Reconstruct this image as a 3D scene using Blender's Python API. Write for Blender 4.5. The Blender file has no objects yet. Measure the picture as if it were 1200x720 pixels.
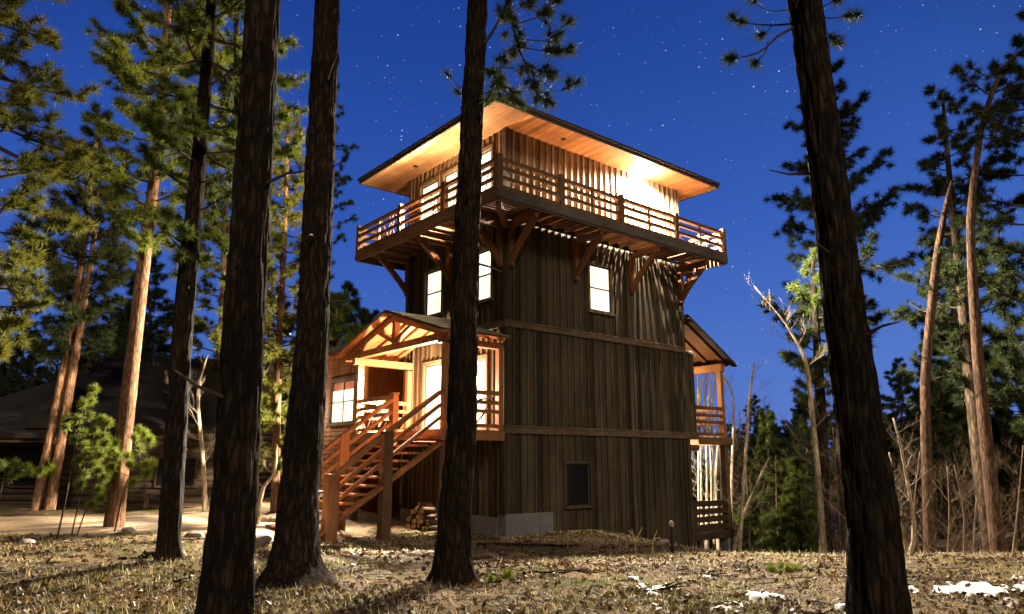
import bpy, math, random
import numpy as np
from mathutils import Vector, noise as mnoise
random.seed(7); RNG = np.random.default_rng(7)
S = bpy.context.scene; COL = S.collection
R = math.radians

# ------------------------------------------------------------------ camera
FPX, PITCH, CAMZ = 842.0, R(12.1), 1.5
cam_d = bpy.data.cameras.new('camera'); cam = bpy.data.objects.new('camera', cam_d); COL.objects.link(cam)
cam.location = (0, 0, CAMZ); cam.rotation_euler = (R(90) + PITCH, 0, 0)
cam_d.sensor_width = 36; cam_d.lens = FPX / 1200 * 36; cam_d.clip_end = 2000; cam_d.clip_start = .05
S.camera = cam
_fw = Vector((0, math.cos(PITCH), math.sin(PITCH))); _up = Vector((0, -math.sin(PITCH), math.cos(PITCH)))
def at(px, py, y):
    """world point seen at photo pixel (px,py), at distance y in front of the viewpoint"""
    d = Vector((px - 600, 0, 0)) + _up * (360 - py) + _fw * FPX
    return Vector((0, 0, CAMZ)) + d * (y / d.y)

# tower frame: origin at the near bottom corner, a along the long face, b along the porch face
ANG = R(39.35); K = Vector((-8 / 861 * 20, 20, 0))
UA = Vector((math.cos(ANG), math.sin(ANG), 0)); VB = Vector((-math.sin(ANG), math.cos(ANG), 0))
def W(a, b, z): return K + UA * a + VB * b + Vector((0, 0, z))

# ------------------------------------------------------------------ terrain
def sm(e0, e1, x):
    t = np.clip((x - e0) / (e1 - e0), 0, 1); return t * t * (3 - 2 * t)
def vnoise(x, y, s, seed):
    x = x * s + seed * 17.3; y = y * s - seed * 9.1
    xi = np.floor(x); yi = np.floor(y); xf = x - xi; yf = y - yi
    xf = xf * xf * (3 - 2 * xf); yf = yf * yf * (3 - 2 * yf)
    def h(i, j):
        n = np.sin(i * 127.1 + j * 311.7 + seed * 74.7) * 43758.5453; return n - np.floor(n)
    return (h(xi, yi) * (1 - xf) + h(xi + 1, yi) * xf) * (1 - yf) + (h(xi, yi + 1) * (1 - xf) + h(xi + 1, yi + 1) * xf) * yf - .5
def road_mask(x, y):
    yc = 19.6 + .02 * (x + 10) + vnoise(x, y, .35, 5) * 1.4
    return sm(0, 1.2, 3.6 - np.abs(y - yc)) * sm(3.2, 5.2, -x + vnoise(x, y, .5, 6))
def ground_base(x, y):
    x = np.asarray(x, float); y = np.asarray(y, float)
    left = 1 - sm(-7, -2.5, x)
    z = -.45 * sm(9, 20, y) * (1 - left) - .13 * sm(9, 18, y) * left
    right = sm(1.5, 8, x)
    z = z - 1.35 * sm(13, 25, y) * right - .05 * np.maximum(y - 25, 0) * right
    z = z + .12 * sm(12.4, 9.5, y) * right * 0
    z = z + .16 * sm(70, 200, np.hypot(x, y)) * 60
    z = z + vnoise(x, y, .16, 1) * .16 + vnoise(x, y, .5, 2) * .07
    return z
def ground_fine(x, y):
    return vnoise(x, y, 2.1, 3) * .045 + vnoise(x, y, 6.5, 4) * .022
def gz(x, y):
    m = road_mask(np.asarray(x, float), np.asarray(y, float))
    return ground_base(x, y) + ground_fine(x, y) * (1 - .85 * m)
def gzf(x, y): return float(gz(np.array([x]), np.array([y]))[0])

# ------------------------------------------------------------------ mesh helpers
class MB:
    def __init__(s): s.v = []; s.f = []
    def add(s, vs, fs):
        o = len(s.v); s.v.extend([tuple(p) for p in vs]); s.f.extend([tuple(i + o for i in f) for f in fs])
    def box(s, x0, x1, y0, y1, z0, z1, j=0):
        r = lambda: random.uniform(-j, j) if j else 0
        vs = [(x + r(), y + r(), z + r()) for z in (z0, z1) for y in (y0, y1) for x in (x0, x1)]
        s.add(vs, [(0, 2, 3, 1), (4, 5, 7, 6), (0, 1, 5, 4), (2, 6, 7, 3), (0, 4, 6, 2), (1, 3, 7, 5)])
    def beam(s, p, q, w, h, up=(0, 0, 1)):
        p = Vector(p); q = Vector(q); d = (q - p).normalized(); up = Vector(up)
        if abs(d.dot(up)) > .98: up = Vector((1, 0, 0))
        sd = d.cross(up).normalized(); u2 = sd.cross(d).normalized()
        vs = [e + sd * (w / 2 * i) + u2 * (h / 2 * k) for e in (p, q) for k in (-1, 1) for i in (-1, 1)]
        s.add(vs, [(0, 1, 3, 2), (4, 6, 7, 5), (0, 4, 5, 1), (2, 3, 7, 6), (0, 2, 6, 4), (1, 5, 7, 3)])
    def tube(s, pts, rad, n=6, jag=0):
        pts = [Vector(p) for p in pts]; m = len(pts); vs = []; fs = []
        ref = None
        for i, p in enumerate(pts):
            d = (pts[min(i + 1, m - 1)] - pts[max(i - 1, 0)])
            d = d.normalized() if d.length > 1e-9 else Vector((0, 0, 1))
            if ref is None: ref = d.orthogonal().normalized()
            e = (ref - d * ref.dot(d)); e = e.normalized() if e.length > 1e-6 else d.orthogonal().normalized()
            ref = e; g = d.cross(e)
            for k in range(n):
                t = 2 * math.pi * k / n; r = rad[i] * (1 + (random.uniform(-jag, jag) if jag else 0))
                vs.append(p + e * (math.cos(t) * r) + g * (math.sin(t) * r))
        for i in range(m - 1):
            for k in range(n):
                k2 = (k + 1) % n; fs.append((i * n + k, i * n + k2, (i + 1) * n + k2, (i + 1) * n + k))
        fs.append(tuple(range(n))[::-1]); fs.append(tuple((m - 1) * n + k for k in range(n)))
        s.add(vs, fs)
    def build(s, name, mat, parent=None, smooth=False):
        me = bpy.data.meshes.new(name); me.from_pydata(s.v, [], s.f); me.update()
        if smooth:
            me.polygons.foreach_set('use_smooth', [True] * len(me.polygons))
        return link(name, me, mat, parent)
def link(name, me, mat, parent=None):
    if mat: me.materials.append(mat)
    o = bpy.data.objects.new(name, me); COL.objects.link(o)
    if parent: o.parent = parent
    return o
def tri_mesh(name, tris):
    """tris: (N,3,3) array"""
    n = len(tris); me = bpy.data.meshes.new(name)
    me.vertices.add(n * 3); me.vertices.foreach_set('co', np.ascontiguousarray(tris, dtype=np.float32).ravel())
    me.loops.add(n * 3); me.loops.foreach_set('vertex_index', np.arange(n * 3, dtype=np.int32))
    me.polygons.add(n); me.polygons.foreach_set('loop_start', np.arange(0, n * 3, 3, dtype=np.int32))
    me.update(calc_edges=True); me.validate(); return me
def tag(o, label=None, cat=None, group=None, kind=None):
    if label: o['label'] = label
    if cat: o['category'] = cat
    if group: o['group'] = group
    if kind: o['kind'] = kind
    return o
def empty(name, loc=(0, 0, 0), rz=0):
    o = bpy.data.objects.new(name, None); COL.objects.link(o); o.location = loc; o.rotation_euler = (0, 0, rz); o.empty_display_size = .2
    return o

# ------------------------------------------------------------------ materials
def newmat(name):
    m = bpy.data.materials.new(name); m.use_nodes = True; nt = m.node_tree
    return m, nt, nt.nodes['Principled BSDF']
def N(nt, t, **k):
    n = nt.nodes.new(t)
    for a, b in k.items():
        if a in n.inputs: n.inputs[a].default_value = b
        else: setattr(n, a, b)
    return n
def ramp(nt, fac, stops):
    r = nt.nodes.new('ShaderNodeValToRGB'); e = r.color_ramp.elements
    while len(e) < len(stops): e.new(.5)
    for q, (p, c) in zip(e, stops): q.position = p; q.color = (*c, 1)
    nt.links.new(fac, r.inputs[0]); return r.outputs[0]
def coords(nt, sc, kind='Object'):
    tc = N(nt, 'ShaderNodeTexCoord'); mp = N(nt, 'ShaderNodeMapping'); mp.inputs['Scale'].default_value = sc
    nt.links.new(tc.outputs[kind], mp.inputs[0]); return mp.outputs[0]
def mul(nt, a, b):
    m = N(nt, 'ShaderNodeMix', data_type='RGBA', blend_type='MULTIPLY'); m.inputs[0].default_value = 1
    for s, i in ((a, 6), (b, 7)):
        if isinstance(s, tuple): m.inputs[i].default_value = (*s, 1)
        else: nt.links.new(s, m.inputs[i])
    return m.outputs[2]
def bump(nt, bsdf, h, st, dist):
    b = N(nt, 'ShaderNodeBump'); b.inputs['Strength'].default_value = st; b.inputs['Distance'].default_value = dist
    nt.links.new(h, b.inputs['Height']); nt.links.new(b.outputs[0], bsdf.inputs['Normal'])
def wood(name, axis, dark, light, rough=.75, pitch=None, var=.55, fine=1.0):
    """grain along axis; with pitch=(axis2,width) every board gets its own tone"""
    m, nt, bs = newmat(name)
    sc = [9 * fine, 9 * fine, 9 * fine]; sc['xyz'.index(axis)] = .5
    c = coords(nt, sc)
    n1 = N(nt, 'ShaderNodeTexNoise', Scale=3.2, Detail=6.0, Roughness=.62); nt.links.new(c, n1.inputs['Vector'])
    col = ramp(nt, n1.outputs[0], [(.3, dark), (.7, light)])
    c2 = coords(nt, (.55, .55, .4)); n2 = N(nt, 'ShaderNodeTexNoise', Scale=1.6, Detail=5.0, Roughness=.7); nt.links.new(c2, n2.inputs['Vector'])
    col = mul(nt, col, ramp(nt, n2.outputs[0], [(.3, (.55, .52, .5)), (.65, (1.1, 1.08, 1.05))]))
    if pitch:
        tc = N(nt, 'ShaderNodeTexCoord'); sp = N(nt, 'ShaderNodeSeparateXYZ'); nt.links.new(tc.outputs['Object'], sp.inputs[0])
        src = None
        for ax in pitch[0]:
            o = sp.outputs['xyz'.index(ax)]
            if src is None: src = o
            else:
                ad = N(nt, 'ShaderNodeMath', operation='ADD'); nt.links.new(src, ad.inputs[0]); nt.links.new(o, ad.inputs[1]); src = ad.outputs[0]
        dv = N(nt, 'ShaderNodeMath', operation='DIVIDE'); nt.links.new(src, dv.inputs[0]); dv.inputs[1].default_value = pitch[1]
        fl = N(nt, 'ShaderNodeMath', operation='FLOOR'); nt.links.new(dv.outputs[0], fl.inputs[0])
        wn = N(nt, 'ShaderNodeTexWhiteNoise', noise_dimensions='1D'); nt.links.new(fl.outputs[0], wn.inputs['W'])
        col = mul(nt, col, ramp(nt, wn.outputs[0], [(0, (1 - var, 1 - var * 1.02, 1 - var * 1.05)), (1, (1.15, 1.12, 1.08))]))
        if len(pitch) > 2:
            fr = N(nt, 'ShaderNodeMath', operation='FRACT'); nt.links.new(dv.outputs[0], fr.inputs[0])
            g = ramp(nt, fr.outputs[0], [(.0, (.25, .25, .25)), (.05, (1, 1, 1))])
            col = mul(nt, col, g)
    nt.links.new(col, bs.inputs['Base Color']); bs.inputs['Roughness'].default_value = rough; bs.inputs['Specular IOR Level'].default_value = .25
    bump(nt, bs, n1.outputs[0], .5, .012)
    return m
def bark(name, dark, mid, light, sc=1.0, st=1.0):
    m, nt, bs = newmat(name)
    c = coords(nt, (11 * sc, 11 * sc, 2.1 * sc))
    nz = N(nt, 'ShaderNodeTexNoise', Scale=1.3, Detail=7.0, Roughness=.7); nt.links.new(c, nz.inputs['Vector'])
    ad = N(nt, 'ShaderNodeMix', data_type='VECTOR'); ad.inputs[0].default_value = .45
    nt.links.new(c, ad.inputs[4]); nt.links.new(nz.outputs['Color'], ad.inputs[5])
    vo = N(nt, 'ShaderNodeTexVoronoi', feature='DISTANCE_TO_EDGE', Scale=2.6); nt.links.new(ad.outputs[1], vo.inputs['Vector'])
    vf = N(nt, 'ShaderNodeTexVoronoi', feature='F1', Scale=2.6); nt.links.new(ad.outputs[1], vf.inputs['Vector'])
    c3 = coords(nt, (1, 1, .35)); n3 = N(nt, 'ShaderNodeTexNoise', Scale=26.0 * sc, Detail=7.0, Roughness=.75); nt.links.new(c3, n3.inputs['Vector'])
    mx = N(nt, 'ShaderNodeMath', operation='MULTIPLY_ADD'); nt.links.new(n3.outputs[0], mx.inputs[0]); mx.inputs[1].default_value = .8; nt.links.new(vo.outputs['Distance'], mx.inputs[2])
    col = ramp(nt, mx.outputs[0], [(.3, dark), (.48, mid), (.78, light)])
    col = mul(nt, col, ramp(nt, vf.outputs['Color'], [(.1, (.55, .52, .5)), (.9, (1.25, 1.2, 1.15))]))
    c4 = coords(nt, (1, 1, .4)); n4 = N(nt, 'ShaderNodeTexNoise', Scale=1.5, Detail=3.0); nt.links.new(c4, n4.inputs['Vector'])
    col = mul(nt, col, ramp(nt, n4.outputs[0], [(.35, (.6, .6, .6)), (.65, (1.15, 1.1, 1.05))]))
    nt.links.new(col, bs.inputs['Base Color']); bs.inputs['Roughness'].default_value = .9; bs.inputs['Specular IOR Level'].default_value = .15
    bump(nt, bs, mx.outputs[0], st, .045)
    return m
def leafmat(name, c0, c1, c2):
    m, nt, bs = newmat(name)
    c = coords(nt, (1, 1, 1)); n = N(nt, 'ShaderNodeTexNoise', Scale=1.7, Detail=3.0, Roughness=.7); nt.links.new(c, n.inputs['Vector'])
    col = ramp(nt, n.outputs[0], [(.32, c0), (.5, c1), (.68, c2)])
    nt.links.new(col, bs.inputs['Base Color']); bs.inputs['Roughness'].default_value = .55; bs.inputs['Specular IOR Level'].default_value = .3
    tl = N(nt, 'ShaderNodeBsdfTranslucent'); nt.links.new(mul(nt, col, (1.5, 1.5, 1.1)), tl.inputs[0]); ms = N(nt, 'ShaderNodeMixShader'); ms.inputs[0].default_value = .38
    nt.links.new(bs.outputs[0], ms.inputs[1]); nt.links.new(tl.outputs[0], ms.inputs[2]); nt.links.new(ms.outputs[0], nt.nodes['Material Output'].inputs[0])
    return m
def plain(name, c, rough=.6, metal=0, var=.25, sc=6):
    m, nt, bs = newmat(name)
    cc = coords(nt, (1, 1, 1)); n = N(nt, 'ShaderNodeTexNoise', Scale=sc, Detail=5.0, Roughness=.65); nt.links.new(cc, n.inputs['Vector'])
    nt.links.new(ramp(nt, n.outputs[0], [(.3, tuple(x * (1 - var) for x in c)), (.7, tuple(x * (1 + var) for x in c))]), bs.inputs['Base Color'])
    bs.inputs['Roughness'].default_value = rough; bs.inputs['Metallic'].default_value = metal
    bump(nt, bs, n.outputs[0], .25, .01)
    return m
def glow(name, c, st, lo=.75):
    m, nt, bs = newmat(name)
    cc = coords(nt, (1, 1, 1)); n = N(nt, 'ShaderNodeTexNoise', Scale=1.3, Detail=1.0); nt.links.new(cc, n.inputs['Vector'])
    col = ramp(nt, n.outputs[0], [(.3, tuple(x * lo for x in c)), (.65, c)])
    bs.inputs['Base Color'].default_value = (.3, .3, .3, 1); bs.inputs['Roughness'].default_value = .1
    nt.links.new(col, bs.inputs['Emission Color']); bs.inputs['Emission Strength'].default_value = st
    return m
M = {}
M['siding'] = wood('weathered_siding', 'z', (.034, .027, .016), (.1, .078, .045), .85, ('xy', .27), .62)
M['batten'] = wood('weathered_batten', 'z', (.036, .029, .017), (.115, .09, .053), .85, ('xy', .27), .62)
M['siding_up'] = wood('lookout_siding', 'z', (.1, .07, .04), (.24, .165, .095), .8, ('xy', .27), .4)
M['trim'] = wood('weathered_trim', 'x', (.06, .043, .028), (.17, .12, .075), .85)
M['trim_b'] = wood('weathered_trim_side', 'y', (.06, .043, .028), (.17, .12, .075), .85)
M['timber'] = wood('oiled_timber', 'z', (.24, .095, .036), (.42, .185, .078), .6)
M['timber_a'] = wood('oiled_timber_long', 'x', (.22, .09, .034), (.4, .18, .075), .6)
M['timber_b'] = wood('oiled_timber_cross', 'y', (.24, .095, .036), (.42, .185, .078), .6)
M['timber_dark'] = wood('dark_timber', 'x', (.09, .05, .026), (.2, .11, .055), .7)
M['timber_dark_b'] = wood('dark_timber_cross', 'y', (.1, .05, .024), (.22, .115, .055), .7)
M['timber_dark_z'] = wood('dark_timber_upright', 'z', (.09, .05, .026), (.2, .11, .055), .7)
M['shaded_timber'] = wood('shaded_dark_timber', 'x', (.03, .018, .01), (.08, .045, .025), .8)  # lower deck timber darkened, its unlit front put into the colour
M['greywood'] = wood('grey_weathered_beam', 'x', (.06, .05, .045), (.13, .11, .1), .8)
M['bracket'] = wood('bracket_timber', 'z', (.1, .042, .016), (.22, .095, .036), .7)
M['deck'] = wood('deck_boards', 'y', (.16, .085, .04), (.3, .16, .08), .7)
M['soffit'] = wood('pine_soffit', 'y', (.42, .22, .1), (.64, .38, .19), .5, ('x', .17, 1), .5)
M['fascia'] = plain('dark_fascia', (.035, .026, .022), .6)
M['metal_roof'] = plain('weathered_metal_roof', (.3, .28, .2), .5, .3, .3, 2)
M['shingle_roof'] = wood('shake_roof', 'y', (.035, .028, .022), (.1, .08, .06), .9)
M['cabin_roof'] = wood('old_dark_shakes', 'y', (.012, .01, .008), (.04, .032, .025), .95)
M['concrete'] = plain('concrete', (.13, .125, .125), .9, 0, .2, 4)
M['frame'] = plain('dark_window_frame', (.05, .035, .022), .6)
M['lit'] = glow('lit_window', (1.0, .9, .62), 2.2, .55)
M['litdoor'] = glow('lit_glass_door', (1.0, .84, .58), 2.0, .55)
M['curtain'] = glow('red_curtain_backlit', (.62, .13, .05), 1.1, .55)
M['lamp'] = glow('lamp_glass', (1, .86, .6), 30)
M['black'] = plain('black_metal', (.02, .02, .02), .4, .6)
mg, nt, bs = newmat('dark_window_glass'); bs.inputs['Base Color'].default_value = (.006, .007, .009, 1); bs.inputs['Roughness'].default_value = .06; bs.inputs['Specular IOR Level'].default_value = .6; M['glass'] = mg
M['shingle'] = wood('cedar_shingles', 'z', (.16, .062, .022), (.34, .15, .055), .8, ('y', .13), .5)
M['logs'] = wood('dark_log_wall', 'x', (.03, .02, .013), (.085, .058, .036), .85)
M['logs_y'] = wood('shaded_recess_logs', 'y', (.022, .014, .009), (.06, .04, .024), .85)
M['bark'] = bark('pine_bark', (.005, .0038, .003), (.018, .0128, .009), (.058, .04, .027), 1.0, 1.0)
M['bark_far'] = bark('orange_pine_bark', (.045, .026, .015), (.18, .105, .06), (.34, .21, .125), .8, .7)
M['bark_red'] = bark('reddish_pine_bark', (.03, .018, .012), (.085, .052, .034), (.16, .1, .066), .8, .7)
M['bark_grey'] = bark('grey_brown_bark', (.02, .015, .01), (.08, .058, .04), (.16, .12, .085), .8, .7)
M['twig'] = plain('pine_twig', (.045, .032, .022), .9)
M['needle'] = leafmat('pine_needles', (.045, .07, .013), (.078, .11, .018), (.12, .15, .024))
M['needle_dark'] = leafmat('shaded_pine_needles', (.018, .03, .012), (.035, .05, .016), (.06, .07, .02))  # darker copy of the needles, shade put into the colour
M['needle_gold'] = leafmat('gold_lit_pine_needles', (.06, .075, .014), (.11, .122, .02), (.165, .145, .026))  # golden copy of the needles, warm lamplight put into the colour
M['needle_lit'] = leafmat('lit_pine_needles', (.09, .13, .02), (.14, .18, .028), (.19, .215, .035))  # brighter copy of the needles, lamplight put into the colour
M['spruce'] = leafmat('spruce_needles', (.055, .09, .016), (.1, .135, .022), (.15, .175, .03))
M['birchbark'] = bark('pale_aspen_bark', (.12, .1, .07), (.42, .37, .27), (.55, .49, .37), .6, .3)
M['brush'] = plain('bare_brown_twigs', (.11, .068, .038), .9)
M['snow'] = plain('old_snow', (.68, .68, .7), .7, 0, .16, 9)
mS, nt, bs = newmat('old_snow'); M['snow'] = mS
c = coords(nt, (1, 1, 1)); n1 = N(nt, 'ShaderNodeTexNoise', Scale=14.0, Detail=8.0, Roughness=.75); nt.links.new(c, n1.inputs['Vector'])
nt.links.new(ramp(nt, n1.outputs[0], [(.34, (.12, .085, .055)), (.43, (.5, .47, .44)), (.56, (.74, .74, .76))]), bs.inputs['Base Color']); bs.inputs['Roughness'].default_value = .7; bump(nt, bs, n1.outputs[0], .5, .02)
M['stone'] = plain('field_stone', (.24, .2, .17), .9, 0, .4, 5)
M['straw'] = leafmat('dry_grass_blades', (.24, .19, .12), (.42, .35, .24), (.58, .51, .38))
M['grass'] = leafmat('green_grass_blades', (.07, .09, .02), (.13, .14, .03), (.22, .2, .06))
M['litter'] = leafmat('bark_and_cone_litter', (.022, .014, .009), (.06, .036, .02), (.16, .095, .05))
M['twig_litter'] = plain('dead_twigs', (.13, .095, .065), .9, 0, .6, 3)
M['cutwood'] = plain('cut_log_end', (.46, .26, .12), .8, 0, .35, 9)
M['deadwood'] = bark('dead_wood', (.06, .045, .03), (.17, .125, .085), (.3, .23, .16), 1.2, .6)

# ground
m, nt, bs = newmat('forest_floor'); M['ground'] = m
c = coords(nt, (1, 1, 1))
nA = N(nt, 'ShaderNodeTexNoise', Scale=.55, Detail=5.0, Roughness=.6); nB = N(nt, 'ShaderNodeTexNoise', Scale=9.0, Detail=8.0, Roughness=.75)
nC = N(nt, 'ShaderNodeTexNoise', Scale=1.1, Detail=4.0, Roughness=.65); vC = N(nt, 'ShaderNodeTexVoronoi', Scale=22.0)
cm = coords(nt, (1, 1, 1)); mp = nt.nodes[-1]; mp.inputs['Location'].default_value = (31, 12, 3)
for q in (nA, nB, vC): nt.links.new(c, q.inputs['Vector'])
nt.links.new(cm, nC.inputs['Vector'])
fine = ramp(nt, nB.outputs[0], [(.33, (.03, .02, .013)), (.47, (.12, .082, .05)), (.58, (.28, .21, .135)), (.72, (.5, .42, .3))])
tint = ramp(nt, nA.outputs[0], [(.36, (.36, .3, .25)), (.52, (.95, .9, .82)), (.66, (1.2, 1.12, .98))])
base = mul(nt, fine, tint)
mx = N(nt, 'ShaderNodeMix', data_type='RGBA'); gm = ramp(nt, nC.outputs[0], [(.5, (0, 0, 0)), (.64, (.8, .8, .8))])
nt.links.new(gm, mx.inputs[0]); nt.links.new(base, mx.inputs[6]); mx.inputs[7].default_value = (.11, .125, .035, 1)
nt.links.new(mx.outputs[2], bs.inputs['Base Color']); bs.inputs['Roughness'].default_value = .95; bs.inputs['Specular IOR Level'].default_value = .1
bump(nt, bs, nB.outputs[0], .9, .06)
m, nt, bs = newmat('sandy_dirt'); M['dirt'] = m
c = coords(nt, (1, 1, 1)); nB = N(nt, 'ShaderNodeTexNoise', Scale=7.0, Detail=8.0, Roughness=.7); nt.links.new(c, nB.inputs['Vector'])
nA = N(nt, 'ShaderNodeTexNoise', Scale=.6, Detail=4.0); nt.links.new(c, nA.inputs['Vector'])
nt.links.new(mul(nt, ramp(nt, nB.outputs[0], [(.3, (.26, .18, .1)), (.55, (.46, .36, .22)), (.75, (.58, .47, .32))]), ramp(nt, nA.outputs[0], [(.35, (.75, .7, .62)), (.65, (1.05, 1, .95))])), bs.inputs['Base Color'])
bs.inputs['Roughness'].default_value = .95; bump(nt, bs, nB.outputs[0], .6, .04)

# ------------------------------------------------------------------ ground sheet, dirt road, snow
def grid_mesh(name, X, Y, Z, mat, kind, mask=None):
    h, w = X.shape; idx = np.arange(h * w).reshape(h, w)
    q = np.stack([idx[:-1, :-1], idx[:-1, 1:], idx[1:, 1:], idx[1:, :-1]], -1).reshape(-1, 4)
    if mask is not None:
        keep = mask.ravel()[q].all(1); q = q[keep]
    vs = np.stack([X, Y, Z], -1).reshape(-1, 3)
    if mask is not None:
        used = np.unique(q); rm = np.full(h * w, -1); rm[used] = np.arange(len(used)); vs = vs[used]; q = rm[q]
    me = bpy.data.meshes.new(name); n = len(q)
    me.vertices.add(len(vs)); me.vertices.foreach_set('co', vs.astype(np.float32).ravel())
    me.loops.add(n * 4); me.loops.foreach_set('vertex_index', q.astype(np.int32).ravel())
    me.polygons.add(n); me.polygons.foreach_set('loop_start', np.arange(0, n * 4, 4, dtype=np.int32))
    me.polygons.foreach_set('use_smooth', np.ones(n, bool)); me.update(calc_edges=True); me.validate()
    o = link(name, me, M[mat]); o['kind'] = kind; return o
t = np.linspace(-1, 1, 520); wx = np.sign(t) * np.abs(t) ** 4 * 380 + 20 * t
X, Y = np.meshgrid(wx, wx + 12)
tag(grid_mesh('ground', X, Y, gz(X, Y), 'ground', 'structure'), 'forest floor of dry grass and pine litter', 'ground')
X, Y = np.meshgrid(np.arange(-45, -1, .15), np.arange(13, 27, .12))
rm_ = road_mask(X, Y)
tag(grid_mesh('dirt_road', X, Y, gz(X, Y) + .05 * rm_ - .02 + ground_fine(X * 1.7, Y * 1.7) * .25, 'dirt', 'structure', rm_ > .02), 'sandy dirt road in front of the dark log cabin', 'road')
X, Y = np.meshgrid(np.arange(1.5, 9, .035), np.arange(7.9, 10.6, .035))
sv = vnoise(X, Y, 1.6, 21) + .8 * vnoise(X, Y, 4, 22) + .8 * vnoise(X, Y, 11, 23) + .45 * vnoise(X, Y, 24, 24)
r1 = 1.3 * np.exp(-((X - 6.2) / 1.7) ** 2 - ((Y - 9.3) / .5) ** 2); r2 = .72 * np.exp(-((X - 2.2) / .6) ** 2 - ((Y - 9.0) / .35) ** 2)
sm_ = np.maximum(r1, r2) * 1.1 + sv * 1.15 - .66
tag(grid_mesh('snow', X, Y, gz(X, Y) + np.clip(sm_, -.05, .25) * .2 - .003 + .01 * vnoise(X, Y, 20, 26), 'snow', 'stuff', sm_ > -.01), 'melting old snow lying on the forest floor by the leaning pine', 'snow')

# ------------------------------------------------------------------ litter and grass on the forest floor (stuff)
def scatter(n, seed, ymin=5.6, ymax=21):
    rg = np.random.default_rng(seed)
    y = ymin * (ymax / ymin) ** rg.random(n); x = (rg.random(n) * 2 - 1) * (y * .74 + .6)
    return x, y, rg
def inside_tower(x, y):
    dx, dy = x - K.x, y - K.y; a = dx * UA.x + dy * UA.y; b = dx * VB.x + dy * VB.y
    return (a > -.05) & (b > -.05)
def blades(name, n, seed, mat, lo, hi, wid, flat, label, cat, dens=None):
    x, y, rg = scatter(n, seed); ok = ~inside_tower(x, y) & (road_mask(x, y) < .4)
    if dens: ok &= rg.random(n) < dens(x, y)
    x, y = x[ok], y[ok]; n = len(x); z = gz(x, y)
    az = rg.random(n) * 6.283; L = lo + (hi - lo) * rg.random(n) ** 2; el = (rg.random(n) ** flat) * 1.3
    d = np.stack([np.cos(az) * np.cos(el), np.sin(az) * np.cos(el), np.sin(el)], -1)
    p = np.stack([-np.sin(az), np.cos(az), 0 * az], -1) * (wid * (.5 + rg.random(n)) * np.clip(y / 10, .8, 2))[:, None]
    b0 = np.stack([x, y, z + .004], -1); tip = b0 + d * L[:, None] + np.array([0, 0, .012])
    tris = np.stack([b0 - p, b0 + p, tip], 1)
    return tag(link(name, tri_mesh(name, tris), M[mat]), label, cat, None, 'stuff')
patch = lambda s, e0, e1, sd: (lambda x, y: sm(e0, e1, vnoise(x, y, s, sd) + .5 * vnoise(x, y, s * 3, sd + 1)))
blades('dry_grass', 75000, 31, 'straw', .04, .15, .0055, 4.5, 'dry straw coloured grass and needles over the forest floor', 'dry grass', patch(.5, -.3, .3, 41))
blades('green_grass', 46000, 32, 'grass', .03, .11, .0055, 1.0, 'short green grass growing in patches on the forest floor', 'grass',
       lambda x, y: np.clip(sm(.02, .3, vnoise(x, y, .45, 51) + .5 * vnoise(x, y, 1.6, 52)) + 1.0 * np.exp(-((x - 7.2) / 2.0) ** 2 - ((y - 10.9) / .8) ** 2) + .9 * sm(-3, -6, x) * np.exp(-((y - 13.6) / 1.4) ** 2), 0, 1))
x, y, rg = scatter(44000, 33); ok = ~inside_tower(x, y) & (road_mask(x, y) < .25) & (rg.random(len(x)) < .25 + .9 * sm(-.2, .3, vnoise(x, y, .7, 61))); x, y = x[ok], y[ok]; n = len(x)
z = gz(x, y) + .008; s = (.01 + .042 * rg.random(n) ** 4)[:, None]
a = rg.normal(size=(n, 3)); a /= np.linalg.norm(a, axis=1)[:, None]; b = np.cross(a, rg.normal(size=(n, 3))); b /= np.linalg.norm(b, axis=1)[:, None]; cc = np.cross(a, b)
o_ = np.stack([x, y, z], -1); A, B, C1, D = o_ + a * s * 1.7, o_ + b * s, o_ - b * s * .9, o_ + cc * s * .8; E_ = o_ - a * s * 1.4
tr = np.concatenate([np.stack(q, 1) for q in ((A, B, D), (B, E_, D), (E_, C1, D), (C1, A, D))])
tag(link('forest_litter', tri_mesh('forest_litter', tr), M['litter']), 'scattered pine cones, bark flakes and clods on the forest floor', 'litter', None, 'stuff')

x, y, rg = scatter(3800, 35, 5.6, 20); ok = ~inside_tower(x, y) & (road_mask(x, y) < .25); x, y = x[ok], y[ok]; n = len(x); az = rg.random(n) * 6.283; L = .06 + .4 * rg.random(n) ** 3
x2, y2 = x + np.cos(az) * L, y + np.sin(az) * L; r = (.003 + .008 * rg.random(n) ** 2)
p0 = np.stack([x, y, gz(x, y) + r], -1); p1 = np.stack([x2, y2, gz(x2, y2) + r + .03 * rg.random(n) * L], -1); sd_ = np.stack([-np.sin(az), np.cos(az), 0 * az], -1) * r[:, None]; uu = np.array([0, 0, 1.0]) * r[:, None] * 1.6
tr = np.concatenate([np.stack(q, 1) for q in ((p0 - sd_, p1 - sd_, p1 + uu), (p0 - sd_, p1 + uu, p0 + uu), (p0 + uu, p1 + uu, p1 + sd_), (p0 + uu, p1 + sd_, p0 + sd_))])
tag(link('fallen_twigs', tri_mesh('fallen_twigs', tr), M['twig_litter']), 'short dead twigs strewn over the forest floor', 'twigs', None, 'stuff')

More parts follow.
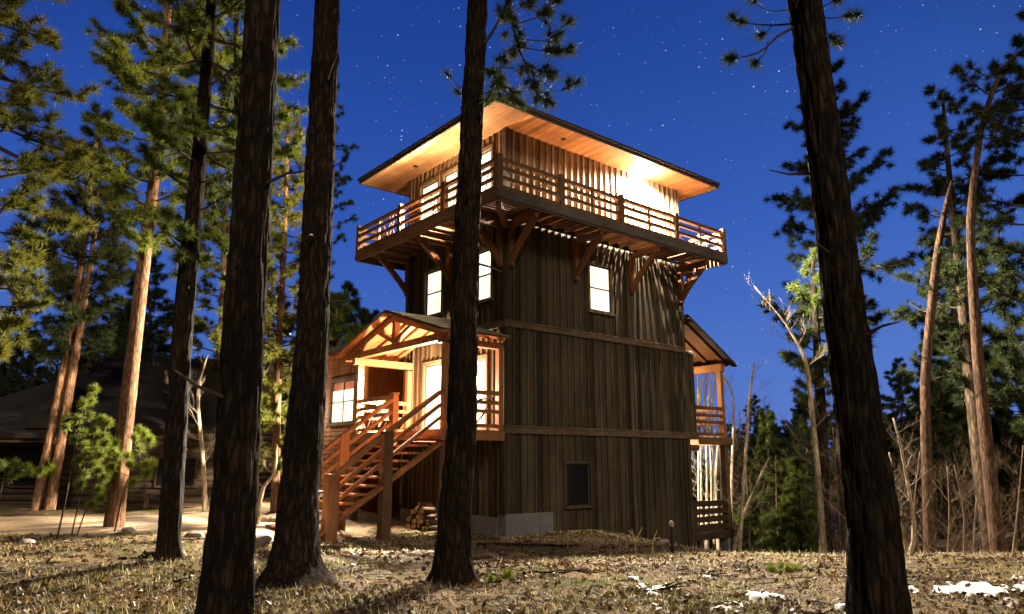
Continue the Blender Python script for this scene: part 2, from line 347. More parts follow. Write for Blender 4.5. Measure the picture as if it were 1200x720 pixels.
# ------------------------------------------------------------------ the lookout tower
AW, BW = 8.05, 5.35
T = empty('lookout_tower', K, ANG)
tag(T, 'tall board and batten wooden lookout tower with wraparound deck and gabled porch', 'tower')
def siding(wall_axis, const, out, s0, s1, z0, z1, holes, parent=T, pitch=.27, mat='siding', bmat='batten'):
    """board and batten wall. wall_axis 'b': plane b=const running along a; 'a': plane a=const running along b. out=-1/+1 outward."""
    w, bt = MB(), MB(); k0 = math.floor(s0 / pitch); k1 = math.ceil(s1 / pitch)
    def put(mb, u0, u1, d0, d1, za, zb, j):
        d0, d1 = sorted((const + out * d0, const + out * d1))
        if wall_axis == 'b': mb.box(u0, u1, d0, d1, za, zb, j)
        else: mb.box(d0, d1, u0, u1, za, zb, j)
    def spans(u0, u1):
        cur = [(z0, z1)]
        for (h0, h1, g0, g1) in holes:
            if u1 > h0 + .001 and u0 < h1 - .001:
                nx = []
                for a_, b_ in cur:
                    if g0 > a_: nx.append((a_, min(b_, g0)))
                    if g1 < b_: nx.append((max(a_, g1), b_))
                cur = [q for q in nx if q[1] - q[0] > .005]
        return cur
    cuts = sorted(set([s0, s1] + [k * pitch for k in range(k0, k1 + 1) if s0 < k * pitch < s1] + [h for q in holes for h in q[:2] if s0 < h < s1]))
    for u0, u1 in zip(cuts, cuts[1:]):
        e = random.uniform(-.006, .006)
        for za, zb in spans(u0, u1): put(w, u0, u1, -.1, e, za, zb, 0)
    for k in range(k0, k1 + 1):
        c_ = k * pitch + random.uniform(-.012, .012)
        if c_ < s0 + .03 or c_ > s1 - .03: continue
        hw = random.uniform(.026, .038); th = random.uniform(.032, .05)
        for za, zb in spans(c_ - hw, c_ + hw): put(bt, c_ - hw, c_ + hw, .002, th, za, zb, .004)
    wo = w.build('wall', M[mat], parent); bt.build('battens', M[bmat], wo)
    return wo
Z0, ZB1, ZB2, ZD, ZS = -1.9, 2.27, 5.25, 8.34, 11.3      # base, belts, deck underside, soffit
win3 = (3.39, 4.38, 6.16, 7.66); win1 = (2.22, 3.22, .2, 1.42)
winL1 = (3.22, 4.18, 6.14, 7.62); winL2 = (.62, 1.34, 6.16, 7.68)
doorA = (3.12, 4.12, 2.45, 4.5); doorB = (.84, 1.86, 2.45, 4.4)
lkA = (3.56, 4.64, 9.0, 10.78); lkB = (2.46, 3.22, 9.0, 10.78); lkC = (.64, 1.4, 8.9, 10.86)
siding('b', 0, -1, 0, AW, .1, ZB1 - .02, [win1])
siding('b', 0, -1, 1.7, AW, Z0, .1, [])
siding('b', 0, -1, 0, 8.6, ZB1 + .2, ZB2 - .02, [])
siding('b', 0, -1, 0, AW, ZB2 + .2, ZD + .1, [win3])
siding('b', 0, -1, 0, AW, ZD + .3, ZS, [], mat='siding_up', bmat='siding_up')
siding('a', 0, -1, 0, BW, .0, ZB1 - .02, [])
siding('a', 0, -1, 0, BW, ZB1 + .2, ZB2 - .02, [doorA, doorB])
siding('a', 0, -1, 0, BW, ZB2 + .2, ZD + .1, [winL1, winL2])
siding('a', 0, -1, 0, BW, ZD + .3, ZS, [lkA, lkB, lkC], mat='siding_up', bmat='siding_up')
siding('a', AW, 1, 0, BW, Z0, ZD + .1, []); siding('a', AW, 1, 0, BW, ZD + .3, ZS, [])
siding('b', BW, 1, 0, AW, Z0, ZD + .1, []); siding('b', BW, 1, 0, AW, ZD + .3, ZS, [])
siding('a', 8.6, 1, .1, 1.6, ZB1 + .2, ZB2 - .02, [])           # side of the little bay on the right
b_ = MB(); b_.box(8.152, 8.62, .02, 1.6, ZB2 - .02, ZB2 + .03); b_.box(8.152, 8.59, .09, 1.5, ZB1 + .06, ZB1 + .2); b_.build('bay_roof', M['trim'], T)
b_ = MB(); b_.tube([(8.12, -.06, ZB2 + .06), (8.3, -.06, ZB2 + .03), (8.5, -.06, ZB2 - .03), (8.66, -.05, ZB2 - .07)], [.04, .065, .06, .03], 8); b_.build('snow_cap', M['snow'], T, True)
# belts, corner boards
for (z, h) in ((ZB1, .22), (ZB2, .2)):
    q = MB(); q.box(-.03, 8.63 if z == ZB1 else AW + .04, -.07, -.003, z - .02, z + h - .02); q.box(-.03, 8.63 if z == ZB1 else AW + .04, -.09, -.07, z + h - .07, z + h - .03); q.build('belt_board', M['trim'], T)
    q = MB(); q.box(-.07, -.003, -.072, BW + .03, z - .02, z + h - .02); q.build('belt_board', M['trim_b'], T)
for (za, zb) in ((.1, ZB1 - .022), (ZB1 + .2, ZB2 - .022), (ZB2 + .2, ZD), (ZD + .3, ZS - .01)):
    q = MB(); q.box(-.06, .1, -.06, -.004, za, zb); q.box(-.06, -.004, -.0039, .1, za, zb); q.build('corner_board', M['batten'], T)
    q = MB(); q.box(AW - .1, AW + .06, -.06, -.004, za if za > .2 else Z0, zb); q.build('corner_board', M['batten'], T)
    q = MB(); q.box(-.06, -.004, BW - .1, BW + .06, za, zb); q.build('corner_board', M['batten'], T)
q = MB(); q.box(-.02, 1.7, -.055, .3, -1.2, .1); q.box(-.05, .25, .3, BW, -1.2, .0); q.build('foundation', M['concrete'], T)
# windows
def window(ax, const, hole, lit, mull=(1, 1), curtain=None, kind='window', parent=T, cas=.09, trimmat='frame', mat_f=None):
    h0, h1, g0, g1 = hole
    def bx(mb, u0, u1, d0, d1, za, zb):
        d0, d1 = sorted((const - d0, const - d1))
        if ax == 'b': mb.box(u0, u1, d0, d1, za, zb)
        else: mb.box(d0, d1, u0, u1, za, zb)
    f = MB()
    bx(f, h0 - cas, h1 + cas, .006, .075, g1, g1 + cas + .03); bx(f, h0 - cas - .03, h1 + cas + .03, .006, .1, g0 - cas, g0)
    bx(f, h0 - cas, h0, .006, .075, g0, g1); bx(f, h1, h1 + cas, .006, .075, g0, g1)
    fo = f.build(kind, M[mat_f] if mat_f else M['trim'] if ax == 'b' else M['trim_b'], parent)
    s = MB(); e = .045
    bx(s, h0, h0 + e, -.05, .0, g0, g1); bx(s, h1 - e, h1, -.05, .0, g0, g1); bx(s, h0 + e, h1 - e, -.05, .0, g0, g0 + e); bx(s, h0 + e, h1 - e, -.05, .0, g1 - e, g1)
    nu, nz_ = mull
    for i in range(1, nu + 1 if nu > 1 else 1):
        if i < nu: c_ = h0 + (h1 - h0) * i / nu; bx(s, c_ - .022, c_ + .022, -.048, -.004, g0 + e, g1 - e)
    for i in range(1, nz_):
        c_ = g0 + (g1 - g0) * i / nz_; bx(s, h0 + e, h1 - e, -.044, -.008, c_ - .022, c_ + .022)
    s.build('sash', M[trimmat], fo)
    p = MB(); top = g1 - e
    if curtain: top = g1 - (g1 - g0) * curtain
    bx(p, h0 + e, h1 - e, -.04, -.03, g0 + e, top); p.build('pane', M[lit], fo)
    if curtain:
        p = MB(); nn = 28
        for i in range(nn):
            u0 = h0 + e + (h1 - h0 - 2 * e) * i / nn; u1 = h0 + e + (h1 - h0 - 2 * e) * (i + 1) / nn; d = -.055 - .012 * (i % 2)
            bx(p, u0, u1, d - .006, d, top - .03, g1 - e)
        p.build('curtain', M['curtain'], fo)
    return fo
window('b', 0, win3, 'lit', (1, 2)); window('b', 0, win1, 'glass', (1, 1), cas=.05, mat_f='batten')
window('a', 0, winL1, 'lit', (1, 2)); window('a', 0, winL2, 'lit', (1, 2))
window('a', 0, lkA, 'lit', (1, 1)); window('a', 0, lkB, 'lit', (1, 1)); window('a', 0, lkC, 'lit', (1, 1))
for dr in (doorA, doorB):
    d_ = window('a', 0, dr, 'litdoor', (1, 1), None, 'glass_door'); q = MB(); q.tube([(-.03, dr[0] + .07, 3.4), (-.07, dr[0] + .07, 3.4), (-.07, dr[0] + .16, 3.4)], [.012] * 3, 6); q.build('handle', M['black'], d_)
# observation deck: boards with open gaps, joists, rim beams, brackets, railing
OV = 1.35; ZF = ZD + .29
d = MB(); g = .022
def boards_b(a0, a1, b0, b1):            # boards running along b, stacked in a
    x_ = a0
    while x_ < a1 - .02:
        w_ = min(.132, a1 - x_); d.box(x_, x_ + w_, b0, b1, ZF - .028 + random.uniform(-.002, .002), ZF); x_ += .132 + g
def boards_a(a0, a1, b0, b1):
    y_ = b0
    while y_ < b1 - .02:
        w_ = min(.132, b1 - y_); d.box(a0, a1, y_, y_ + w_, ZF - .028 + random.uniform(-.002, .002), ZF); y_ += .132 + g
boards_b(.0, AW, -OV + .06, -.05); boards_a(-OV + .06, -.05, -.0, BW); boards_b(.0, AW, BW + .05, BW + OV - .06); boards_a(AW + .05, AW + OV * .72 - .06, 0, BW)
boards_a(-OV + .06, -.01, -OV + .06, -.01); boards_a(-OV + .06, -.01, BW + .01, BW + OV - .06); boards_a(AW + .01, AW + OV * .72 - .06, -OV + .06, -.01); boards_a(AW + .01, AW + OV * .72 - .06, BW + .01, BW + OV - .06)
deck = d.build('observation_deck', M['deck'], T)
AR = AW + OV * .72
q = MB()
for i in range(16):
    c_ = .25 + i * (AW - .5) / 15; q = MB(); q.box(c_ - .025, c_ + .025, -OV + .07, -.11, ZD + .07, ZF - .04); q.build('joist', M['timber_dark'], deck)
for i in range(11):
    c_ = .25 + i * (BW - .5) / 10; q = MB(); q.box(-OV + .07, -.11, c_ - .025, c_ + .025, ZD + .07, ZF - .04); q.build('joist', M['timber_dark'], deck)
q = MB(); q.box(-OV, AR, -OV, -OV + .06, ZD, ZF + .03); q.box(-OV - .03, AR + .03, -OV - .035, -OV - .002, ZD + .05, ZF - .02); q.build('rim_beam', M['greywood'], deck)
q = MB(); q.box(-OV - .001, -OV + .06, -OV + .062, BW + OV, ZD + .002, ZF + .03); q.box(-OV - .035, -OV - .003, -OV - .03, BW + OV + .03, ZD + .05, ZF - .02); q.build('rim_beam', M['timber_dark_b'], deck)
q = MB(); q.box(AR - .06, AR, -OV + .062, BW + OV, ZD + .002, ZF + .03); q.box(-OV + .062, AR - .062, BW + OV - .06, BW + OV, ZD, ZF + .03); q.build('rim_beam', M['timber_dark_b'], deck)
def bracket(ax, pos, oscale=1.0):
    q = MB(); o = OV * oscale
    P = (lambda s, dd, z: (s, -dd, z)) if ax == 'b' else (lambda s, dd, z: (-dd, s, z))
    if ax == 'r': P = lambda s, dd, z: (AW + dd, s, z)
    q.beam(P(pos, .12, 7.0), P(pos, .12, ZD - .002), .14, .14); q.beam(P(pos, .04, ZD - .1), P(pos, o - .08, ZD - .1), .14, .18)
    pts = [P(pos, .14 + (o - .34) * t_, 7.15 + (ZD - .2 - 7.15) * (t_ ** .85)) for t_ in (0, .25, .5, .75, 1)]
    for a_, b2 in zip(pts, pts[1:]):
        a_, b2 = Vector(a_), Vector(b2); e = (b2 - a_) * .06; q.beam(a_ - e, b2 + e, .12, .17)
    q.build('bracket', M['bracket'], deck)
for p_ in (.1, 2.72, 5.35, AW - .1): bracket('b', p_)
for p_ in (.12, 2.68, BW - .12): bracket('a', p_)
for p_ in (.12, BW - .12): bracket('r', p_, .72)
q = MB(); q.beam((-.06, -.06, ZD - .12), (-OV + .12, -OV + .12, ZD - .12), .16, .2); q.build('bracket', M['bracket'], deck)
def twig_infill(mb, P, s0, s1, z0, z1, n):
    for _ in range(n):
        s_ = random.uniform(s0, s1); l = random.uniform(.25, .6) * random.choice((-1, 1)); pts = []
        za, zb = (z0, z1) if random.random() < .5 else (z1, z0)
        for k in range(5):
            t_ = k / 4; pts.append(P(min(max(s_ + l * t_ + random.uniform(-.04, .04), s0), s1), random.uniform(-.012, .012), za + (zb - za) * t_))
        mb.tube(pts, [.02, .019, .017, .015, .012], 5)
def railing(parent, P, posts, ztop, zf, mat, pmat, twigs=4, rails=3, mid=True, post=.17, phigh=.08):
    for s_ in posts:
        q = MB(); q.beam(P(s_, 0, zf - .25), P(s_, 0, ztop + phigh), post, post); q.build('railing_post', M[pmat], parent)
    for s0, s1 in zip(posts, posts[1:]):
        q = MB(); q.beam(P(s0 + .02, 0, ztop - .05), P(s1 - .02, 0, ztop - .05), .13, .1); H_ = ztop - zf - .1
        for k in range(rails): zz = zf + .1 + H_ * k / rails; q.beam(P(s0 + .02, 0, zz), P(s1 - .02, 0, zz), .06, .105)
        if mid and s1 - s0 > 1.2: c_ = (s0 + s1) / 2; q.beam(P(c_, .004, zf + .06), P(c_, .004, ztop - .04), .05, .07)
        ro = q.build('railing', M[mat], parent)
        if twigs:
            q = MB(); twig_infill(q, P, s0 + .1, s1 - .1, zf + .1, ztop - .06, int(twigs * (s1 - s0))); q.build('twig_infill', M['timber_dark_z'], ro) if parent.parent is None else q.build('twig_infill', M['timber_dark_z'], parent)
ZR = 9.56
railing(deck, lambda s, d_, z: (s, -OV + .07 + d_, z), [-OV + .06, 1.02, 3.58, 6.28, AR - .07], ZR, ZF, 'timber_dark', 'timber_dark_z', 1.6)
railing(deck, lambda s, d_, z: (-OV + .07 + d_, s, z), [-OV + .06, 1.31, 3.82, BW + OV - .07], ZR, ZF, 'timber_dark_b', 'timber_dark_z', 1.6)
railing(deck, lambda s, d_, z: (AR - .07 + d_, s, z), [-OV + .06, 1.31, 3.82, BW + OV - .07], ZR, ZF, 'timber_dark_b', 'timber_dark_z', 1.2)
railing(deck, lambda s, d_, z: (s, BW + OV - .07 + d_, z), [-OV + .06, 1.02, 3.58, 6.28, AR - .07], ZR, ZF, 'timber_dark', 'timber_dark_z', 1.2)
# main roof: flat pine soffit, thin dark fascia, low hip above
RX0, RX1, RY0, RY1 = -1.3, AW + 1.08, -1.15, BW + 1.5
q = MB(); q.box(RX0 + .05, RX1 - .05, RY0 + .05, RY1 - .05, ZS, ZS + .03); roof = q.build('roof', M['soffit'], T)
q = MB(); zf_ = ZS - .01
q.box(RX0, RX1, RY0, RY0 + .05, zf_, ZS + .17); q.box(RX0, RX1, RY1 - .05, RY1, zf_, ZS + .17); q.box(RX0, RX0 + .05, RY0 + .05, RY1 - .05, zf_, ZS + .17); q.box(RX1 - .05, RX1, RY0 + .05, RY1 - .05, zf_, ZS + .17)
q.box(RX0 - .05, RX1 + .05, RY0 - .05, RY0 - .002, ZS + .11, ZS + .19); q.box(RX0 - .05, RX0 - .002, RY0 - .002, RY1 + .05, ZS + .11, ZS + .19)
q.build('fascia', M['fascia'], roof)
q = MB(); e = .04; hx = (RY1 - RY0) / 2; zt = ZS + 1.0
q.add([(RX0 - e, RY0 - e, ZS + .192), (RX1 + e, RY0 - e, ZS + .192), (RX1 + e, RY1 + e, ZS + .192), (RX0 - e, RY1 + e, ZS + .192), (RX0 + hx, RY0 + hx, zt), (RX1 - hx, RY0 + hx, zt)], [(0, 1, 5, 4), (1, 2, 5), (2, 3, 4, 5), (3, 0, 4), (3, 2, 1, 0)])
q.build('roof_slope', M['shingle_roof'], roof)
for (a_, b2) in ((-.57, 4.19), (1.86, -.54), (-.6, .9)):
    q = MB(); q.tube([(a_, b2, ZS + .02), (a_, b2, ZS - .012)], [.085, .085], 14); q.build('downlight', M['black'], roof)
q = MB(); q.tube([(5.83, -.42, ZS + .02), (5.83, -.42, ZS - .03)], [.1, .1], 16); lo = q.build('downlight', M['black'], roof)
q = MB(); q.tube([(5.83, -.42, ZS - .02), (5.83, -.42, ZS - .06), (5.83, -.42, ZS - .09)], [.075, .07, .03], 12); q.build('lamp_glass', M['lamp'], roof, True)
def lantern(parent, p, n):
    """small black wall lantern with a glowing glass; n = outward normal"""
    p = Vector(p); n = Vector(n); q = MB(); c_ = p + n * .12
    q.beam(p, p + n * .02, .12, .2); q.beam(p + n * .01 + Vector((0, 0, .1)), c_ + Vector((0, 0, .1)), .03, .03)
    q.tube([c_ + Vector((0, 0, .2)), c_ + Vector((0, 0, .14)), c_ + Vector((0, 0, .1))], [.01, .09, .095], 8)
    l = q.build('wall_lantern', M['black'], parent)
    q = MB(); q.tube([c_ + Vector((0, 0, .09)), c_ + Vector((0, 0, 0)), c_ - Vector((0, 0, .06))], [.06, .065, .03], 8); q.build('lamp_glass', M['lamp'], l, True)
lantern(T, (-.03, 1.86, 9.85), (-1, 0, 0))
lantern(T, (8.63, 1.2, 4.25), (1, 0, 0)); lantern(T, (AW + .03, 3.2, 1.3), (1, 0, 0))

# porch on the left face
PA, PZ, PB0, PB1 = -1.95, 2.31, 0.05, 5.1
q = MB(); y_ = -.02
while y_ < 5.2:
    q.box(PA - .1, -.075, y_, min(y_ + .135, 5.25), PZ - .04, PZ + random.uniform(-.002, .002)); y_ += .15
porch = q.build('porch', M['timber_b'], T)
q = MB(); q.box(PA - .1, -.075, -.065, -.02, PZ - .27, PZ - .03); q.box(PA - .15, PA - .1, -.065, 5.3, PZ - .28, PZ - .03); q.box(PA - .1, -.075, 5.25, 5.3, PZ - .27, PZ - .03)
q.build('rim_beam', M['timber_a'], porch)
for i in range(8): c_ = .5 + i * .6; q = MB(); q.box(PA - .1, -.075, c_ - .025, c_ + .025, PZ - .25, PZ - .042); q.build('joist', M['timber_a'], porch)
for (a_, b2) in ((PA, .06), (PA, 4.87)):
    q = MB(); q.box(a_ - .095, a_ + .095, b2 - .095, b2 + .095, PZ - .02, 4.55); q.build('post', M['timber'], porch)
    q = MB(); q.box(a_ - .095, a_ + .095, b2 - .09, b2 + .1, -.6, PZ - .29); q.build('post', M['timber_dark_z'], porch)
q = MB(); q.box(-.25, -.09, -.03, .13, PZ, 4.55); q.build('post', M['timber'], porch)
q = MB(); q.box(-.25, -.09, 4.8, 4.96, PZ, 4.4); q.build('post', M['timber'], porch)
APB, APZ, EVZ = 2.72, 5.78, 4.82; EB0, EB1 = -.32, 5.76; FA = -2.3
for b2 in (.06, 4.87):
    q = MB(); q.box(FA + .12, -.075, b2 - .09, b2 + .09, 4.45 if b2 > 1 else 4.55, 4.66 if b2 > 1 else 4.72); q.build('beam', M['timber_a'], porch)
q = MB(); q.box(PA - .1, PA + .1, -.25, 5.55, 4.66, 4.86); q.build('tie_beam', M['timber_b'], porch)
q = MB(); A_ = (PA, APB, APZ - .16)
q.beam(A_, (PA, EB0, EVZ - .1), .16, .22, (1, 0, 0)); q.beam(A_, (PA, EB1, EVZ - .1), .16, .22, (1, 0, 0))
q.beam((PA, APB, 4.86), (PA, APB, APZ - .2), .16, .18); q.beam((PA, APB, 4.92), (PA, APB - 1.0, 5.34), .12, .14, (1, 0, 0)); q.beam((PA, APB, 4.92), (PA, APB + 1.0, 5.34), .12, .14, (1, 0, 0))
q.build('truss', M['timber'], porch)
def slope(mb, b0, z0, b1, z1, a0, a1, th):
    n_ = Vector((0, -(z1 - z0), b1 - b0)).normalized() * th
    if n_.z < 0: n_ = -n_
    vs = [Vector((a_, b_, z_)) + (n_ if k else Vector()) for k in (0, 1) for (b_, z_) in ((b0, z0), (b1, z1)) for a_ in (a0, a1)]
    mb.add(vs, [(0, 1, 3, 2), (4, 6, 7, 5), (0, 4, 5, 1), (2, 3, 7, 6), (0, 2, 6, 4), (1, 5, 7, 3)])
q = MB(); slope(q, EB0, EVZ, APB - .001, APZ, FA, -.075, .03); slope(q, APB + .001, APZ, EB1, EVZ, FA, -.075, .03); pr = q.build('porch_roof', M['timber'], porch)
q = MB()
n0 = 9
for sgn, eb in ((-1, EB0), (1, EB1)):
    for i in range(n0):                    # shake courses
        t0, t1 = i / n0, (i + 1) / n0
        b0_, z0_ = eb + (APB - eb) * t0, EVZ + (APZ - EVZ) * t0; b1_, z1_ = eb + (APB - eb) * t1, EVZ + (APZ - EVZ) * t1
        slope(q, b0_, z0_ + .06, b1_, z1_ + .04, FA - .05, -.07, .022)
q.build('roof_covering', M['metal_roof'], porch)
q = MB(); q.beam((FA, APB, APZ - .05), (FA, EB0 - .02, EVZ - .03), .05, .2, (1, 0, 0)); q.beam((FA, APB, APZ - .05), (FA, EB1 + .02, EVZ - .03), .05, .2, (1, 0, 0)); q.build('barge_board', M['timber'], porch)
q = MB()
for i in range(4):
    a_ = -.3 - i * .5
    q = MB(); q.beam((a_, EB0 + .1, EVZ - .03), (a_, APB, APZ - .09), .06, .12, (1, 0, 0)); q.build('rafter', M['timber'], porch)
    q = MB(); q.beam((a_, EB1 - .1, EVZ - .03), (a_, APB, APZ - .09), .06, .12, (1, 0, 0)); q.build('rafter', M['timber'], porch)
def rail_simple(parent, p, q_, zf, ztop, mat, tw=3):
    p = Vector(p); q_ = Vector(q_); mb = MB()
    for zz, h in ((ztop, .12), (ztop - .26, .1), (ztop - .5, .1), (zf + .12, .1)): mb.beam((p.x, p.y, zz), (q_.x, q_.y, zz), .07, h)
    mb.build('railing', M[mat], parent)
    mb = MB(); L = (q_ - p)
    twig_infill(mb, lambda s, d_, z: (p.x + L.x * s, p.y + L.y * s, z), .05, .95, zf + .12, ztop - .03, tw); mb.build('twig_infill', M['timber_dark_z'], parent)
rail_simple(porch, (PA + .09, .06, 0), (-.25, .06, 0), PZ, 3.32, 'timber_a', 5)
rail_simple(porch, (PA + .09, 4.87, 0), (-.25, 4.87, 0), PZ, 3.32, 'timber_a', 6)
rail_simple(porch, (PA, 2.6, 0), (PA, 4.78, 0), PZ, 3.32, 'timber_b', 8)
lantern(T, (-.03, 2.5, 3.7), (-1, 0, 0))
# staircase running out from the porch
SB0, SB1 = .16, 2.5; NST = 12; ZG = -.22; RUN = 3.45; A0 = PA - .15; RISE = (PZ - ZG) / (NST + 1)
q = MB(); aT, aB = A0, A0 - RUN
for b2 in (SB0 + .03, SB1 - .03):
    q.beam((aT + .1, b2, PZ - .33), (aB - .02, b2, ZG - .12), .07, .26, (0, 1, 0))
stair = q.build('staircase', M['timber_a'], T)
for i in range(NST):
    z_ = PZ - RISE * (i + 1); a_ = aT - RUN / NST * (i + .0)
    q = MB(); q.box(a_ - .3, a_ + .01, SB0 + .0, SB1 - .0, z_ - .055, z_, .003); q.build('tread', M['timber_b'], stair)
zat = lambda a_: PZ + (a_ - aT) / RUN * (PZ - ZG)      # nosing line
P2A, P1A = -3.58, -4.98
for b2 in (SB0, SB1):
    for (a_, zb, zt_, r_) in ((P2A, None, 2.18, .12), (P1A, None, 1.18, .14)):
        w_ = W(a_, b2, 0); zb = gzf(w_.x, w_.y) - .2; q = MB(); q.box(a_ - r_, a_ + r_, b2 - r_, b2 + r_, zb, zt_); q.box(a_ - r_ - .012, a_ + r_ + .012, b2 - r_ - .012, b2 + r_ + .012, zt_, zt_ + .03)
        q.build('newel_post', M['timber'] if not (b2 == SB0 and a_ == P2A) else M['timber_dark_z'], stair)  # near middle newel in darker timber, its shade put into the colour
q = MB(); q.box(PA - .2, PA - .02, SB1 - .11, SB1 + .11, PZ - .02, 3.38); q.box(PA - .22, PA, SB1 - .13, SB1 + .13, 3.38, 3.41); q.build('newel_post', M['timber'], stair)
for b2 in (SB0, SB1):
    q = MB()
    for off, h in ((1.0, .2), (.66, .12), (.34, .09)):
        q.beam((PA - .08, b2, zat(PA - .08) - .08 + off), (P2A, b2, zat(P2A) - .02 + off * .98), .085, h, (0, 1, 0)); q.beam((P2A, b2, zat(P2A) - .02 + off * .98), (P1A, b2, zat(P1A) - .02 + off * .95), .085, h, (0, 1, 0))
    q.build('handrail', M['timber_a'], stair)
# right-hand balcony on two levels
BX = 10.3
q = MB(); x_ = AW + .12
while x_ < BX + .2: q.box(x_, x_ + .13, -.02, 4.6, ZB1 + .02, ZB1 + .055); x_ += .145
balc = q.build('balcony', M['deck'], T)
q = MB(); q.box(8.63, BX + .3, -.07, -.022, ZB1 - .2, ZB1 + .05); q.box(BX + .25, BX + .3, -.02, 4.6, ZB1 - .2, ZB1 + .05); q.box(AW + .11, 8.63, -.02, .05, ZB1 - .42, ZB1 - .22); q.build('rim_beam', M['timber_dark'], balc)
q = MB(); q.box(BX - .1, BX + .08, .02, .2, ZB1 + .06, 4.75); q.build('post', M['timber'], balc)
q = MB(); q.box(BX - .1, BX + .08, 4.3, 4.48, ZB1 + .06, 4.75); q.build('post', M['timber'], balc)
for b2 in (.02, 4.3):
    q = MB(); q.box(BX - .1, BX + .1, b2, b2 + .2, -2.6, ZB1 - .21); q.build('post', M['timber_dark_z'], balc)
q = MB(); q.box(BX - .12, BX + .1, -.05, 4.6, 4.75, 5.02); q.build('beam', M['timber_b'], balc)
def slope_a(mb, a0, z0, a1, z1, b0, b1, th):
    vs = [(a_, b_, z_ + k * th) for k in (0, 1) for (a_, z_) in ((a0, z0), (a1, z1)) for b_ in (b0, b1)]
    mb.add(vs, [(0, 1, 3, 2), (4, 6, 7, 5), (0, 4, 5, 1), (2, 3, 7, 6), (0, 2, 6, 4), (1, 5, 7, 3)])
q = MB(); slope_a(q, AW + .11, 6.5, BX + .55, 5.02, -.12, 4.8, .03)
q.build('balcony_roof', M['bracket'], balc)
q = MB(); slope_a(q, AW + .11, 6.56, BX + .62, 5.04, -.2, 4.9, .05); q.beam((AW + .12, -.16, 6.46), (BX + .6, -.16, 4.97), .06, .2, (0, 1, 0)); q.build('roof_covering', M['shingle_roof'], balc)
q = MB()
for i in range(7): b2 = .1 + i * .7; q = MB(); q.beam((AW + .12, b2, 6.4), (BX + .45, b2, 5.0), .06, .14, (0, 1, 0)); q.build('rafter', M['bracket'], balc)
rail_simple(balc, (8.62, .04, 0), (BX - .1, .04, 0), ZB1 + .05, 3.36, 'timber_dark', 6)
rail_simple(balc, (BX, .2, 0), (BX, 4.3, 0), ZB1 + .05, 3.36, 'timber_b', 8)
q = MB(); q.box(AW + .11, BX + .4, -.06, -.022, -1.12, -.9); x_ = AW + .12
while x_ < BX + .35: q.box(x_, x_ + .13, -.02, 4.6, -.93, -.89); x_ += .145
ld = q.build('lower_deck', M['shaded_timber'], T)
q = MB()
for k in range(4): z_ = -.72 + k * .26; q.beam((AW + .11, .05, z_), (BX - .1, .05, z_), .05, .19)
q.build('railing', M['shaded_timber'], ld)
q = MB(); q.box(BX - .3, BX + .1, -.02, .3, -2.6, -1.13); q.build('pier', M['concrete'], ld)

# lit windows of the interior are emissive; real lamps:
def lamp(name, loc, watts, col=(1, .74, .42), r=.06, typ='POINT', **k):
    l = bpy.data.lights.new(name, typ); l.energy = watts; l.color = col
    if typ == 'POINT' or typ == 'SPOT': l.shadow_soft_size = r
    o = bpy.data.objects.new(name, l); COL.objects.link(o); o.location = loc
    for a_, b2 in k.items(): setattr(l, a_, b2)
    return o
LW = (1, .74, .46); LS = (1, .85, .66)
lamp('soffit_lamp_light', W(5.83, -.55, ZS - .12), 48000, LS, .08, 'SPOT', spot_size=R(168), spot_blend=.35)
lamp('soffit_glow_light', W(5.83, -.42, ZS - .2), 500, LS, .05)
dl = lamp('deck_lantern_light', W(-.3, 1.86, 9.8), 13000, LW, .035, 'SPOT', spot_size=R(150), spot_blend=.5)
dl.rotation_euler = (-UA + Vector((0, 0, -.22)) + VB * .25).to_track_quat('-Z', 'Y').to_euler()
lamp('deck_lantern_glow', W(-.55, 1.86, 9.65), 800, LW, .035)
ps = lamp('porch_lantern_beam', W(-.5, 2.5, 3.9), 30000, LS, .06, 'SPOT', spot_size=R(128), spot_blend=.35)
ps.rotation_euler = Vector((-.9, -.45, -.72)).to_track_quat('-Z', 'Y').to_euler()
lamp('porch_lantern_light', W(-.6, 2.5, 3.5), 3200, LW, .07)
lamp('balcony_lantern_light', W(9.0, 1.2, 4.0), 260, LW, .05)
ll = lamp('lower_deck_lantern_light', W(AW + .3, 3.2, 1.15), 4800, LS, .05, 'SPOT', spot_size=R(88), spot_blend=.3)
ll.rotation_euler = (UA * .985 - VB * .19 + Vector((0, 0, .02))).to_track_quat('-Z', 'Y').to_euler()

# ------------------------------------------------------------------ shingled house wing beside the porch
HO = empty('shingled_house', K, ANG)
tag(HO, 'small cedar shingled house with a lit red curtained window, behind the tower porch', 'house')
def tri_prism(mb, a0, a1, pts):
    vs = [(a_, b_, z_) for a_ in (a0, a1) for (b_, z_) in pts]; n_ = len(pts)
    mb.add(vs, [tuple(range(n_))[::-1], tuple(range(n_, 2 * n_))] + [(i, (i + 1) % n_, n_ + (i + 1) % n_, n_ + i) for i in range(n_)])
HZ = 5.5; HB0, HBm, HB1 = 5.5, 8.55, 13.2
hw_ = (8.93, 10.9, 2.93, 4.52)
q = MB(); z_ = -.6
while z_ < HZ:
    z2 = min(z_ + .17, HZ); y_ = HBm
    while y_ < HB1 - .01:
        y2 = min(y_ + random.uniform(.1, .24), HB1)
        if not (y2 > hw_[0] and y_ < hw_[1] and z2 > hw_[2] and z_ < hw_[3]):
            t0 = random.uniform(.022, .032); dz = random.uniform(0, .012)
            vs = [(x_, yy, zz) for yy in (y_ + .002, y2 - .002) for (x_, zz) in ((.05, z_ - dz), (-t0, z_ - dz), (-.004, z2 + .03), (.05, z2 + .03))]
            q.add(vs, [(0, 1, 2, 3), (7, 6, 5, 4), (0, 4, 5, 1), (1, 5, 6, 2), (2, 6, 7, 3), (3, 7, 4, 0)])
        y_ = y2
    z_ += .17
